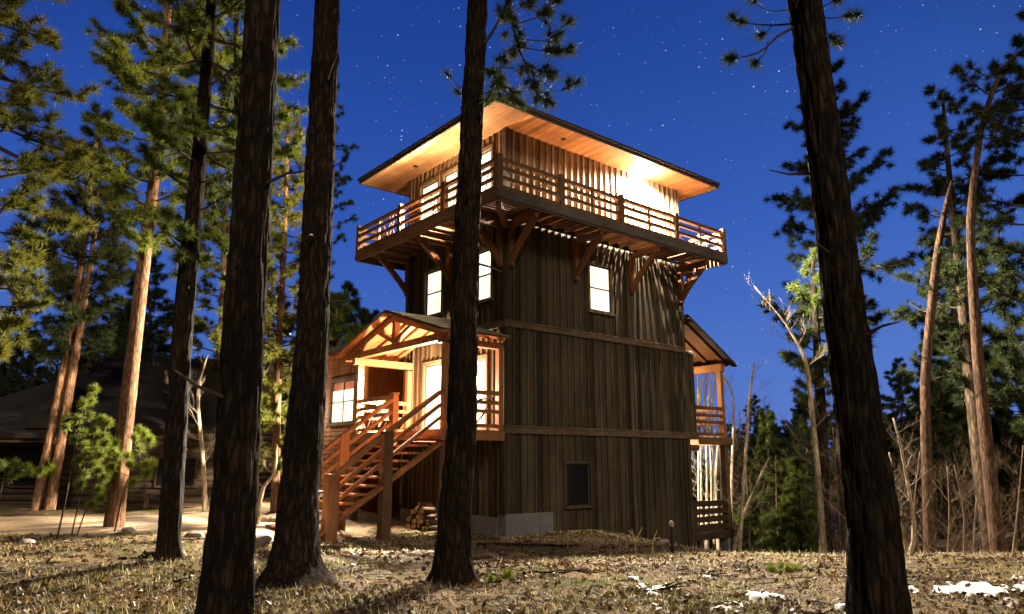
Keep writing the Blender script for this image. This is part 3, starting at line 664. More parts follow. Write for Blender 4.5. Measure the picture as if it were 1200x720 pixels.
q.build('wall', M['shingle'], HO)
q = MB(); q.box(0.05, 5.5, HB1 - .1, HB1, -.6, HZ); q.box(.0, 5.5, HBm, HBm + .1, -.6, HZ); q.build('wall', M['shingle'], HO)
q = MB(); z_ = -.6
while z_ < HZ: q.box(2.3, 2.45, HB0, HBm, z_, z_ + .2, .004); z_ += .205
q.box(2.45, 5.5, HB0, HB0 + .1, -.6, HZ); q.build('wall', M['logs_y'], HO)  # set back and darkened, shade put into the log colour
q = MB(); y_ = HB0
q.box(-.9, 2.3, HB0, HBm - .02, PZ - .3, PZ); q.build('porch_floor', M['deck'], HO)
for row in range(2): pass
wo = window('a', 0, hw_, 'lit', (2, 2), .22, 'window', HO, .11)
q = MB(); slope_a(q, -.55, HZ - .02, 3.2, HZ + 1.5, HB0 - .02, HB1 + .4, .06); slope_a(q, 6.4, HZ - .02, 3.2, HZ + 1.5, HB0 - .02, HB1 + .4, .06); rf = q.build('roof', M['timber_a'], HO)
q = MB(); slope_a(q, -.62, HZ + .05, 3.2, HZ + 1.58, HB0 - .02, HB1 + .5, .05); slope_a(q, 6.5, HZ + .05, 3.2, HZ + 1.58, HB0 - .02, HB1 + .5, .05); q.build('roof_covering', M['metal_roof'], rf)
q = MB(); q.box(-.63, -.57, HB0 - .02, HB1 + .5, HZ - .12, HZ + .09); q.build('eave_board', M['timber_b'], rf)
lantern(HO, (-.06, 12.8, 3.6), (-1, 0, 0))  # lantern added out of sight behind a trunk to brighten the left yard
hl = lamp('house_fill_light', W(-.35, 12.8, 3.7), 8000, LS, .06, 'SPOT', spot_size=R(158), spot_blend=.4)
hl.rotation_euler = (-UA - VB * .1 + Vector((0, 0, -.05))).to_track_quat('-Z', 'Y').to_euler()
lamp('house_fill_glow', W(-.6, 12.8, 3.6), 500, LW, .06)

# ------------------------------------------------------------------ dark log cabin across the road
CB = empty('log_cabin', (-13.6, 27, -.25), R(4))
tag(CB, 'large unlit log cabin with a dark roof and open front porch, across the dirt road', 'cabin')
q = MB(); z_ = 0; i = 0
while z_ < 3.0:
    q.tube([(-3.4, 0, z_ + .13), (3.0, 0, z_ + .13)], [.14, .14], 10); q.tube([(2.9, -.2, z_ + .26), (2.9, 7, z_ + .26)], [.13, .13], 8); q.tube([(-3.4, 0, z_ + .26), (-3.4, 7, z_ + .26)], [.13, .13], 8); z_ += .25
q.box(-3.35, 2.85, .05, 6.9, 0, 3.0); q.build('wall', M['logs'], CB, False)
def gable(mb, x0, x1, y0, yr, y1, ze, zr, th):
    for (ya, yb) in ((y0, yr), (y1, yr)):
        vs = [(x_, y_, z_ + k * th) for k in (0, 1) for (y_, z_) in ((ya, ze), (yb, zr)) for x_ in (x0, x1)]
        mb.add(vs, [(0, 1, 3, 2), (4, 6, 7, 5), (0, 4, 5, 1), (2, 3, 7, 6), (0, 2, 6, 4), (1, 5, 7, 3)])
q = MB(); gable(q, -3.9, 3.5, -.75, 3.6, 8.0, 2.9, 5.9, .14); q.build('roof', M['cabin_roof'], CB)
q = MB(); q.tube([(-1.3, 3.2, 5.5), (-1.3, 3.2, 6.5)], [.09, .09], 10); q.tube([(-1.3, 3.2, 6.5), (-1.3, 3.2, 6.6)], [.14, .12], 10); q.build('stove_pipe', M['black'], CB)
# porch block at the left with a lower hipped roof
q = MB(); z_ = 0
while z_ < 2.6: q.tube([(-8.5, 1.9, z_ + .13), (-3.5, 1.9, z_ + .13)], [.13, .13], 8); z_ += .25
q.box(-8.5, -3.5, 1.95, 6, 0, 3.2); q.build('wall', M['logs'], CB)
q = MB(); vs = [(-8.9, -1.0, 2.55), (-2.6, -1.0, 2.55), (-3.4, 1.9, 3.7), (-7.4, 1.9, 3.7), (-8.9, -1.0, 2.7), (-2.6, -1.0, 2.7), (-3.4, 1.9, 3.85), (-7.4, 1.9, 3.85), (-8.9, 6, 2.55), (-8.9, 6, 2.7), (-5.4, 4, 5.2), (-5.4, 4, 5.1)]
q.add(vs, [(0, 1, 2, 3), (4, 7, 6, 5), (0, 4, 5, 1), (1, 5, 6, 2), (0, 3, 11, 8), (4, 9, 10, 7), (0, 8, 9, 4), (7, 10, 6), (3, 2, 11)]); q.build('porch_roof', M['cabin_roof'], CB)
for x_ in (-8.2, -5.6, -3.0):
    q = MB(); q.tube([(x_, -.7, 0), (x_, -.7, 2.6)], [.14, .12], 10); q.build('post', M['bark_red'], CB)
q = MB(); q.box(-8.4, -2.9, -.78, -.62, 2.4, 2.56); q.box(-8.3, -5.7, -.74, -.66, .95, 1.05); q.box(-8.3, -5.7, -.74, -.66, .5, .58); q.build('beam', M['logs'], CB)
for x0 in (-7.3, -4.9):
    q = MB(); q.box(x0 - .65, x0 + .65, 1.68, 1.76, .75, 2.15); f_ = q.build('window', M['logs'], CB); q = MB(); q.box(x0 - .56, x0 + .56, 1.64, 1.678, .85, 2.05); q.build('pane', M['glass'], f_)
q = MB(); q.box(.6, 2.1, -.2, -.14, .8, 1.95); f_ = q.build('window', M['logs'], CB); q = MB(); q.box(.7, 2.0, -.225, -.202, .9, 1.85); q.build('pane', M['glass'], f_)

# ------------------------------------------------------------------ trees
def trunk_mesh(path, y0, n=14, name='trunk', mat='bark', parent=None, flare=.5, rough=.0, sink=.25, extend=0):
    """path of (px,py,width_px) seen at distance y0 -> tapered trunk standing on the ground; returns object, centre line, radii"""
    pts = [at(px, py, y0) for px, py, w_ in path]; rad = [w_ / 2 / FPX * y0 * 1.02 for _, _, w_ in path]
    if pts[0].z > gzf(pts[0].x, pts[0].y) - sink:
        d0 = (pts[0] - pts[1]).normalized(); zt_ = gzf(pts[0].x, pts[0].y) - sink; k = (zt_ - pts[0].z) / d0.z if d0.z < -.2 else 0
        pts.insert(0, pts[0] + d0 * k); rad.insert(0, rad[0])
    if extend:
        d0 = (pts[-1] - pts[-2]).normalized(); d0 = (d0 + Vector((0, 0, .6))).normalized(); p0 = pts[-1]; r0 = rad[-1]
        for k in (1, 2, 3): pts.append(p0 + d0 * extend * k / 3 + Vector((random.uniform(-.1, .1), random.uniform(-.1, .1), 0))); rad.append(r0 * (1 - .27 * k))
    return pts, rad
def resample(pts, rad, step):
    out, ro = [], []
    L = [0.0]
    for a_, b2 in zip(pts, pts[1:]): L.append(L[-1] + (b2 - a_).length)
    n = max(6, int(L[-1] / step)); j = 0
    for i in range(n + 1):
        s_ = L[-1] * i / n
        while j < len(L) - 2 and s_ > L[j + 1]: j += 1
        t_ = (s_ - L[j]) / max(L[j + 1] - L[j], 1e-6)
        p0, p1, p2, p3 = pts[max(j - 1, 0)], pts[j], pts[j + 1], pts[min(j + 2, len(pts) - 1)]
        lin = p1.lerp(p2, t_); m1 = (p2 - p0) * .5; m2 = (p3 - p1) * .5
        h = p1 * (2 * t_ ** 3 - 3 * t_ ** 2 + 1) + m1 * (t_ ** 3 - 2 * t_ ** 2 + t_) + p2 * (-2 * t_ ** 3 + 3 * t_ ** 2) + m2 * (t_ ** 3 - t_ ** 2)
        out.append(lin.lerp(h, .5)); ro.append(rad[j] * (1 - t_) + rad[j + 1] * t_)
    return out, ro
def trunk_build(pts, rad, parent, mat, n=16, step=.5, flare=.45, plates=0, loc=None, roots=0, name='trunk'):
    P_, R_ = resample(pts, rad, step); g0 = gzf(P_[0].x, P_[0].y) if loc is None else 0
    if loc is None: loc = Vector((0, 0, 0))
    mb = MB(); sd = random.uniform(0, 50); lobes = [random.uniform(0, 6.28) for _ in range(roots)]
    vs = []; m = len(P_)
    for i, (p, r) in enumerate(zip(P_, R_)):
        hgt = p.z - g0; fl = 1 + flare * math.exp(-max(hgt, 0) / .28)
        for k in range(n):
            t_ = 2 * math.pi * k / n; rr = r * fl; cx, sx = math.cos(t_), math.sin(t_)
            for lb in lobes: rr += r * 1.15 * math.exp(-max(hgt + .05, 0) / .2) * max(0, math.cos(t_ - lb)) ** 10
            if plates:
                q_ = Vector((cx * 2.3, sx * 2.3, p.z * .55 / max(r * 4, .3)))
                v1 = mnoise.noise(q_ * 1.5 + Vector((sd, 0, 0))); v2 = mnoise.noise(Vector((cx * 4.4, sx * 4.4, p.z * 2.2)) + Vector((0, sd, 0))); v3 = mnoise.noise(Vector((cx * 9, sx * 9, p.z * 6)) + Vector((0, sd, 3)))
                rr += plates * (min(abs(v1) * 2.2, .8) * .8 + v2 * .55 + v3 * .3)
            else: rr *= 1 + .05 * mnoise.noise(Vector((cx * 2, sx * 2, p.z * 1.5 + sd)))
            vs.append(p + Vector((cx * rr, sx * rr, 0)) - loc)
    fs = [(i * n + k, i * n + (k + 1) % n, (i + 1) * n + (k + 1) % n, (i + 1) * n + k) for i in range(m - 1) for k in range(n)]
    fs.append(tuple((m - 1) * n + k for k in range(n)))
    mb.add(vs, fs); return mb.build(name, M[mat], parent, True), P_, R_
def needles(cent, axis, per, L, wd, spread=1.0, seed=0, droop=0):
    """(n,3) tuft centres + axes -> triangles of radiating needles"""
    rg = np.random.default_rng(seed); n = len(cent)
    c = np.repeat(cent, per, 0); ax = np.repeat(axis, per, 0)
    d = ax * .55 + rg.normal(size=(n * per, 3)) * .75 * spread; d[:, 2] -= droop; d /= np.linalg.norm(d, axis=1)[:, None] + 1e-9
    p = np.cross(d, rg.normal(size=(n * per, 3))); p /= np.linalg.norm(p, axis=1)[:, None] + 1e-9
    ln = (L * (.65 + .5 * rg.random(n * per)))[:, None]; b = c + ax * (rg.random(n * per) * .5 * L - .3 * L)[:, None]
    return np.stack([b - p * wd, b + p * wd, b + d * ln], 1)
DENS = dict(per=2.3, wd=1.1, tuft=1.2, nb=1.4, twigs=1.35)
def crown_pine(line, z0, z1, rad, nb, seed, loc, sparse=1.0, up=.25, tuft=.2, per=26, wd=.011, shape='pine', twigs=5, xs=1.0):
    """branches + needle tufts around a trunk centre line between heights z0..z1 -> (MB wood, tris)"""
    per = int(per * DENS['per']); wd *= DENS['wd']; tuft *= DENS['tuft']; nb = int(nb * DENS['nb']); twigs *= DENS['twigs']
    rg = random.Random(seed); wood_ = MB(); C_, A_ = [], []
    zs = [p.z for p in line]
    def on(z):
        for p, q in zip(line, line[1:]):
            if p.z <= z <= q.z or q is line[-1]: t_ = (z - p.z) / max(q.z - p.z, 1e-5); return p.lerp(q, min(max(t_, 0), 1.0))
        return line[-1]
    az = rg.uniform(0, 6.28)
    for i in range(nb):
        f = (i + rg.random()) / nb; z = z0 + (z1 - z0) * f; p = on(z)
        az += 2.4 + rg.uniform(-.5, .5)
        if shape == 'cone': prof = (1 - f) * .98 + .03
        elif shape == 'near': prof = .9
        else: prof = (.5 + .5 * min(f / .3, 1)) * (1 - max(f - .45, 0) / .62) ** .75
        L = max(rad * prof * rg.uniform(*((.55, 1.12) if shape == 'cone' else (.35, 1.2))), .25); ca, sa = math.cos(az) * xs, math.sin(az)
        bend = up * (1 if shape != 'cone' else -.6); r0 = .012 + .018 * L; pts = []
        sl = rg.uniform(-.35, .3) if shape != 'cone' else .05; ph = rg.uniform(0, 6); w_ = rg.uniform(.03, .09) * L
        for k in range(6):
            t_ = k / 5; s_ = math.sin(t_ * 4 + ph) * w_ * t_
            pts.append(p + Vector((ca * L * t_ - sa * s_, sa * L * t_ + ca * s_, ((sl - .05) * L * t_ + bend * L * t_ * t_ * 1.6 if shape != 'cone' else (.05 * t_ - .3 * t_ * t_) * L) + s_ * .3)) - loc)
        wood_.tube(pts, [r0 * (1 - .8 * k / 5) for k in range(6)], 4)
        nt_ = max(2, int(twigs * L / 1.2 * sparse + rg.random()))
        for j in range(nt_):
            t_ = .28 + .72 * (j + rg.random()) / nt_ if shape != 'cone' else .12 + .88 * (j + rg.random()) / nt_; k = min(int(t_ * 5), 4); q = pts[k].lerp(pts[k + 1], t_ * 5 - k)
            dd = Vector((ca + rg.uniform(-.9, .9), sa + rg.uniform(-.9, .9), rg.uniform(-.45, .9) if shape != 'cone' else rg.uniform(-.35, .12))).normalized(); l = rg.uniform(.15, .65) * min(1.2, L * .6) * (1.2 - .5 * t_)
            e = q + dd * l; wood_.tube([q, q.lerp(e, .5) + Vector((0, 0, -.02)), e], [r0 * .35, r0 * .25, r0 * .12], 3)
            C_.append(e); A_.append(dd)
            if l > .25 and rg.random() < .7:
                C_.append(q.lerp(e, .45) + Vector((rg.uniform(-.08, .08), rg.uniform(-.08, .08), .05))); A_.append((dd + Vector((0, 0, .5))).normalized())
        C_.append(pts[-1]); A_.append((pts[-1] - pts[-2]).normalized())
    if shape != 'near': C_.append(line[-1] - loc); A_.append(Vector((0, 0, 1)))
    C_ = np.array([tuple(q) for q in C_]); A_ = np.array([tuple(q) for q in A_])
    return wood_, needles(C_, A_, per, tuft, wd, 1.0 if shape != 'cone' else .8, seed)
def pine(name, label, y0, path, crown=None, mat='bark_far', needle='needle', group=None, nseg=14, step=.5, flare=.12, plates=0, roots=0, rootk=1.0, extend=0, extra_paths=(), cat='pine tree', **ck):
    pts, rad = trunk_mesh(path, y0, extend=extend); base = Vector((pts[0].x, pts[0].y, gzf(pts[0].x, pts[0].y)))
    t_ = empty(name, base); tag(t_, label, cat, group)
    _, P_, R_ = trunk_build_at(pts, rad, t_, mat, nseg, step, flare, plates, base, roots, rootk)
    for ep in extra_paths:
        p2, r2 = trunk_mesh(ep, y0); trunk_build_at(p2, r2, t_, mat, nseg, step, flare, plates, base, 0)
    if crown:
        z0, z1, rd, nb, seed = crown
        w_, tr = crown_pine(P_, z0, z1, rd, nb, seed, base, **ck)
        w_.build('branches', M['twig'], t_); link('crown', tri_mesh('crown', tr), M[needle], t_)
    return t_, P_, base
def trunk_build_at(pts, rad, parent, mat, n, step, flare, plates, base, roots, rootk=1.0):
    P_, R_ = resample(pts, rad, step); g0 = base.z; sd = random.uniform(0, 50); vs = []; m = len(P_)
    lobes = [6.283 * (k + random.uniform(-.25, .25)) / max(roots, 1) for k in range(roots)]; sizes = [random.uniform(.6, 1.25) for _ in lobes]
    for p, r in zip(P_, R_):
        hgt = p.z - g0; fl = 1 + flare * math.exp(-max(hgt, 0) / .3)
        for k in range(n):
            t_ = 2 * math.pi * k / n; rr = r * fl; cx, sx = math.cos(t_), math.sin(t_)
            for lb, sz in zip(lobes, sizes): rr += r * sz * rootk * math.exp(-max(hgt + .04, 0) / .17) * max(0, math.cos(t_ - lb)) ** 8
            if plates:
                v1 = mnoise.noise(Vector((cx * 5.0 + sd, sx * 5.0, p.z * 1.5))); v2 = mnoise.noise(Vector((cx * 9, sx * 9 + sd, p.z * 4.2))); v3 = mnoise.noise(Vector((cx * 2, sx * 2, p.z * .8 + sd)))
                rr += plates * (min(abs(v1) * 2.6, .75) - .35 + v2 * .4) + r * .05 * v3
            else: rr *= 1 + .06 * mnoise.noise(Vector((cx * 2, sx * 2, p.z * 1.5 + sd)))
            vs.append(p + Vector((cx * rr, sx * rr, 0)) - base)
    fs = [(i * n + k, i * n + (k + 1) % n, (i + 1) * n + (k + 1) % n, (i + 1) * n + k) for i in range(m - 1) for k in range(n)]
    fs.append(tuple((m - 1) * n + k for k in range(n)))
    mb = MB(); mb.add(vs, fs); return mb.build('trunk', M[mat], parent, True), P_, R_
def zpx(px, py, y): return at(px, py, y).z

# big foreground trunks
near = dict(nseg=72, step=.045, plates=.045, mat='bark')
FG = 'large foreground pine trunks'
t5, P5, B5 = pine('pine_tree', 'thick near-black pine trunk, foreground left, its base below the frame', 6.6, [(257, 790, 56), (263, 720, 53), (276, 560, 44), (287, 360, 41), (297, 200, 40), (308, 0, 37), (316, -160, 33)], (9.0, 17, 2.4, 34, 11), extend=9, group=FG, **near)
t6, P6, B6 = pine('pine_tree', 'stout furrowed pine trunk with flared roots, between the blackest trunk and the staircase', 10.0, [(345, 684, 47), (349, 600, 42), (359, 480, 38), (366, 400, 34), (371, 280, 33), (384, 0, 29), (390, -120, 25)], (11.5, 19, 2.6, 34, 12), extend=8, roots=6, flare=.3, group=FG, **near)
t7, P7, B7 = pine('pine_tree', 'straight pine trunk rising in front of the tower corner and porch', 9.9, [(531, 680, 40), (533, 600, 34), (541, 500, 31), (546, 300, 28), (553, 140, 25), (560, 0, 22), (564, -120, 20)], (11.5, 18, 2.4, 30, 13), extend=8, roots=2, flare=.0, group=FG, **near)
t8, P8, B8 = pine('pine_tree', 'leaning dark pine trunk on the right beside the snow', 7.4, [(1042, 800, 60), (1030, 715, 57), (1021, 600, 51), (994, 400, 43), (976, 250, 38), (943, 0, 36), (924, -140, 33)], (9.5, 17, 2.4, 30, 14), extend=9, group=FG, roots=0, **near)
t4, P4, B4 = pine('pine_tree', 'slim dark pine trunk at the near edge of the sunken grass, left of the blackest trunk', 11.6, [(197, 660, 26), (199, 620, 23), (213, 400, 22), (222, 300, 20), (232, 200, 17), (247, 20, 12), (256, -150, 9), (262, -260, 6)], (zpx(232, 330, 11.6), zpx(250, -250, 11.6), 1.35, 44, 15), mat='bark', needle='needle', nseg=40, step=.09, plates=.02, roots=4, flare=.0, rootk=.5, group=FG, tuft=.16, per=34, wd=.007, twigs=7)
def stubs(parent, line, base, rad, zs, seed):
    rg = random.Random(seed)
    for z in zs:
        p = min(line, key=lambda q: abs(q.z - z)) - base; a_ = rg.uniform(0, 6.28); d_ = Vector((math.cos(a_), math.sin(a_), rg.uniform(-.1, .5))); l = rg.uniform(.12, .5); q = MB()
        q.tube([p + d_ * rad * .6, p + d_ * (rad + l * .5), p + d_ * (rad + l) + Vector((0, 0, rg.uniform(-.1, .06)))], [.02, .014, .006], 6, .15); q.build('dead_branch', M['twig'], parent)
stubs(t7, P7, B7, .17, (2.2, 3.1, 4.3, 5.2, 6.1, 7.3), 1); stubs(t8, P8, B8, .2, (1.9, 2.7, 3.6, 4.6), 2); stubs(t4, P4, B4, .12, (1.6, 2.6, 3.4, 4.2, 5.0), 3); stubs(t6, P6, B6, .22, (2.6, 3.7, 4.6, 6.0, 7.0), 4); stubs(t5, P5, B5, .18, (2.0, 3.2, 4.1), 5)
t4['label'] = 'slim dark pine trunk with lit needles high up, left of the blackest trunk'
# hand-placed branches of the two trunks that frame the tower
def branch_set(parent, base, y0, root, limbs, mat='needle_dark', tuft=.17, per=90, wd=.0045, seed=5, wr=1.0):
    w_ = MB(); C_, A_ = [], []; rg = random.Random(seed)
    for lb in limbs:
        pts = [at(px, py, y0 + dy) - base for px, py, dy in lb['p']]; r0 = lb.get('r', .022) * wr
        fine_, _ = resample(pts, [1] * len(pts), .12); n_ = len(fine_)
        w_.tube(fine_, [r0 * (1 - .75 * i / (n_ - 1)) for i in range(n_)], 6)
        for (t_, k) in lb.get('t', [(1, 1)]):
            i = min(int(t_ * (n_ - 1)), n_ - 2); q = fine_[i]; d_ = (fine_[i + 1] - q).normalized()
            for _ in range(k if k == 1 else int(k * 1.7)):
                e = (d_ + Vector((rg.uniform(-.9, .9), rg.uniform(-.9, .9), rg.uniform(-.6, .8))) * (0 if k == 1 else .8)).normalized(); l = .03 if k == 1 else rg.uniform(.08, .25)
                w_.tube([q, q + e * l], [.007, .004], 4); C_.append(q + e * l); A_.append(e)
    w_.build('branches', M['twig'], parent); tr = needles(np.array([tuple(q) for q in C_]), np.array([tuple(q) for q in A_]), per, tuft, wd, .8, seed, .05); link('needles', tri_mesh('needles', tr), M[mat], parent)
T_ = lambda *k: list(k)
branch_set(t7, B7, 9.9, None, [
    dict(p=[(556, 60, 0), (575, 42, -.1), (598, -5, -.3), (602, -40, -.4)], r=.03, t=[(.5, 2), (.75, 3), (1, 3)]),
    dict(p=[(600, -20, -.3), (598, 10, -.35), (604, 45, -.3), (616, 75, -.3), (622, 100, -.25)], r=.02, t=[(.3, 3), (.45, 3), (.6, 3), (.8, 3), (1, 3)]),
    dict(p=[(608, 60, -.3), (625, 85, -.4), (648, 107, -.5), (668, 105, -.5)], r=.012, t=[(1, 2)]),
    dict(p=[(600, 30, -.3), (630, 20, -.1), (648, 5, 0), (655, -15, 0)], r=.014, t=[(.4, 3), (.7, 3), (1, 3)]),
    dict(p=[(602, 45, -.3), (640, 48, -.2), (655, 36, -.1), (663, 27, -.1)], r=.012, t=[(.5, 3), (1, 2)]),
    dict(p=[(606, 55, -.3), (640, 60, -.5), (664, 58, -.6)], r=.012, t=[(.5, 2), (.75, 2), (1, 2)]),
    dict(p=[(612, 70, -.3), (630, 82, -.3), (652, 86, -.3)], r=.01, t=[(.5, 3), (1, 1)]),
    dict(p=[(604, 55, -.3), (590, 70, -.4), (584, 95, -.4), (580, 108, -.4)], r=.012, t=[(.4, 2), (.7, 3), (1, 2)]),
    dict(p=[(560, 75, 0), (575, 85, -.3), (590, 100, -.5), (606, 112, -.5)], r=.012, t=[(.4, 2), (.7, 3), (1, 3)]),
    dict(p=[(620, 95, -.3), (632, 112, -.3), (640, 118, -.3)], r=.008, t=[(.5, 2), (1, 2)]),
    dict(p=[(575, 42, -.1), (590, 20, .1), (620, 5, .2), (640, 15, .3)], r=.012, t=[(.4, 2), (.7, 3), (1, 2)]),
    dict(p=[(549, 112, 0), (540, 103, .1), (529, 92, .1), (523, 85, .1)], r=.008, t=[(1, 1)]),
    dict(p=[(548, 115, 0), (541, 112, .1), (537, 108, .1)], r=.006, t=[(1, 1)]),
    dict(p=[(562, 110, 0), (572, 108, -.1), (580, 112, -.1), (578, 122, -.1), (570, 124, -.1)], r=.007, t=[]),
], tuft=.18, per=80, wd=.0055, seed=9)
branch_set(t8, B8, 7.4, None, [
    dict(p=[(935, 30, 0), (912, 42, -.1), (893, 60, -.2), (868, 68, -.2), (848, 68, -.2)], r=.018, t=[(1, 1), (.97, 1)]),
    dict(p=[(900, 50, -.15), (897, 62, -.15), (885, 74, -.2)], r=.009, t=[(1, 1)]),
    dict(p=[(930, 28, 0), (905, 30, .1), (880, 28, .15), (862, 24, .2), (853, 14, .2)], r=.014, t=[(.8, 1), (1, 1)]),
    dict(p=[(925, 12, 0), (905, 14, .2), (888, 8, .2), (880, -5, .2)], r=.01, t=[(1, 1)]),
    dict(p=[(905, 30, .1), (900, 36, .1), (893, 40, .1)], r=.006, t=[(1, 1)]),
    dict(p=[(950, 8, 0), (965, 8, -.1), (982, -2, -.2)], r=.01, t=[(1, 1)]),
    dict(p=[(955, 18, 0), (975, 22, .1), (995, 18, .15), (1010, 17, .15)], r=.012, t=[(.7, 1), (1, 1)]),
    dict(p=[(960, 25, 0), (968, 38, -.1), (976, 45, -.1)], r=.007, t=[(1, 1)]),
    dict(p=[(958, 52, 0), (972, 55, 0), (982, 50, 0)], r=.006, t=[(1, 1)]),
    dict(p=[(945, 5, -.2), (950, -20, -.3), (960, -40, -.3)], r=.012, t=[(1, 2)]),
    dict(p=[(932, 10, -.22), (935, 2, -.3), (938, -10, -.3)], r=.01, t=[(.6, 2), (1, 2)]),
], tuft=.15, per=150, wd=.0042, seed=4)

# left-hand trees
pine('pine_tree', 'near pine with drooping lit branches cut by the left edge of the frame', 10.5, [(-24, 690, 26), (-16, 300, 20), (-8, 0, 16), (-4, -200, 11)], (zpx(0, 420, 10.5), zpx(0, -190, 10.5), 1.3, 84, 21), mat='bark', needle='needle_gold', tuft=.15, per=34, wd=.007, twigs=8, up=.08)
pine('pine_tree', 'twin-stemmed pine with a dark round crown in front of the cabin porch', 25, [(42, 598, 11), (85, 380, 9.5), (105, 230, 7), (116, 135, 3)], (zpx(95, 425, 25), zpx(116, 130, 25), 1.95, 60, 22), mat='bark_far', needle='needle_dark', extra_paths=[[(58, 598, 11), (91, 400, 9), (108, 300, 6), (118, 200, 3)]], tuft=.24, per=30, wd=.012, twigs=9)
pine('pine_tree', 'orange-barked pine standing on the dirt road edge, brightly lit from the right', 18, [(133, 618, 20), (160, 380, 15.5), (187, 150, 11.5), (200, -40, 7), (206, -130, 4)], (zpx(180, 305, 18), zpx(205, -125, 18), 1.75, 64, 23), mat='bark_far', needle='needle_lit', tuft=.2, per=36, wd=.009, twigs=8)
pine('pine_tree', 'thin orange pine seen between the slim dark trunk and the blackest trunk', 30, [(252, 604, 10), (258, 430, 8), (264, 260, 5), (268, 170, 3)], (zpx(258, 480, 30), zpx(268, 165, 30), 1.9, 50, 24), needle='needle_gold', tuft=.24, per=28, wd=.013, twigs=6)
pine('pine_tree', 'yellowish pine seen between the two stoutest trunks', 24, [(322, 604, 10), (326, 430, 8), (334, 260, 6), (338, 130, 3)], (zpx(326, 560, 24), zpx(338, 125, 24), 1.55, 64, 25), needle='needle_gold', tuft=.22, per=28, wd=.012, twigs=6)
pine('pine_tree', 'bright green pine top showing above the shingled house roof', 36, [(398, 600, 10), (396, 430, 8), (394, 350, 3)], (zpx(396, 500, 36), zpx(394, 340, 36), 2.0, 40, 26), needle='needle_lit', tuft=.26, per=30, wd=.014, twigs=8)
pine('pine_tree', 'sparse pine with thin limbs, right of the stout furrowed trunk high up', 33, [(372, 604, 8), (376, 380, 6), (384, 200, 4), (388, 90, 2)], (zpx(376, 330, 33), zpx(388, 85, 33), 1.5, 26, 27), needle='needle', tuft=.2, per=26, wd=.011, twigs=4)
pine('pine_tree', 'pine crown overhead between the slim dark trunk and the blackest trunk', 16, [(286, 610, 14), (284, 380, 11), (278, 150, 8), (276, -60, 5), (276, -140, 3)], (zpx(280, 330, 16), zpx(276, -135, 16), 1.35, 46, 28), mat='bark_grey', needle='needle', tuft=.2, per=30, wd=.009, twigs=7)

# right-hand trees
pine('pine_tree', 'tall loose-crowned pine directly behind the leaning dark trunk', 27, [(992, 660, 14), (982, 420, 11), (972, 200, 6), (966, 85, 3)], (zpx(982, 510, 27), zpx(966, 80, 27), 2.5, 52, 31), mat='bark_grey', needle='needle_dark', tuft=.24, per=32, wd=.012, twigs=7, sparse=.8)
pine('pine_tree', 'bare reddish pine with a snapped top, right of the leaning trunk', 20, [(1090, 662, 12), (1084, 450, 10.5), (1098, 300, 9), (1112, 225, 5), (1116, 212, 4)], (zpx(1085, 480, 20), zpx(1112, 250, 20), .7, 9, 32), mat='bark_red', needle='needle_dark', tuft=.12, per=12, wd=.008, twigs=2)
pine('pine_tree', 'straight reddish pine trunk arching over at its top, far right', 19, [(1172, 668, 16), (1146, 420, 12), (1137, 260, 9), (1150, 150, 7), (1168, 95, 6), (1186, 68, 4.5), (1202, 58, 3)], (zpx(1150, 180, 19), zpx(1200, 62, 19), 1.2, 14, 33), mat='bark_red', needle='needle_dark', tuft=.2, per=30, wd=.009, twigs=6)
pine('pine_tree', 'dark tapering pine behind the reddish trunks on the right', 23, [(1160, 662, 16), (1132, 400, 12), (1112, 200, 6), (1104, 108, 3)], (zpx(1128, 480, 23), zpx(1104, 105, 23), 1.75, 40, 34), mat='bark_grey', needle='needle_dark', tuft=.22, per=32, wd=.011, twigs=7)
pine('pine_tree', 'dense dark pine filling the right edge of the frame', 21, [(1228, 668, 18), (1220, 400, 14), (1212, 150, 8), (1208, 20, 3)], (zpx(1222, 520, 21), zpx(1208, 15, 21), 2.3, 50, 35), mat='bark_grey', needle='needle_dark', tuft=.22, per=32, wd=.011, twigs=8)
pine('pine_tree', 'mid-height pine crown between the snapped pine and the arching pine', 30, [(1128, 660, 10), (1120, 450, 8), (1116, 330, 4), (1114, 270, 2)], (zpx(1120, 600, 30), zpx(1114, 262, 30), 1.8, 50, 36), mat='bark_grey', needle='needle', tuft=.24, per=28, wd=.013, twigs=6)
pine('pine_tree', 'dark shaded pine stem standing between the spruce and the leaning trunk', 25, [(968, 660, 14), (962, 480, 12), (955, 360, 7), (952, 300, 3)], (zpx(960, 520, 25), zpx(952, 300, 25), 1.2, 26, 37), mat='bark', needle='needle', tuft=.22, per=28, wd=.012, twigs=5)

# spruce lit by the balcony lamp
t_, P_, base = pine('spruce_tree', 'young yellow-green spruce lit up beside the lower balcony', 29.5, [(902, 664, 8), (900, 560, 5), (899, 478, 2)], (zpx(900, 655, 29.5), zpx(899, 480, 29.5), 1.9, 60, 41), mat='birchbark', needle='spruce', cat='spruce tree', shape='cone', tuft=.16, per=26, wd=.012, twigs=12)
pine('spruce_tree', 'small dark spruce in shadow behind the leaning trunk base', 27, [(936, 668, 8), (935, 600, 6), (934, 540, 2)], (zpx(935, 660, 27), zpx(934, 530, 27), 1.5, 46, 42), mat='bark', needle='spruce', cat='spruce tree', shape='cone', tuft=.16, per=24, wd=.012, twigs=10)

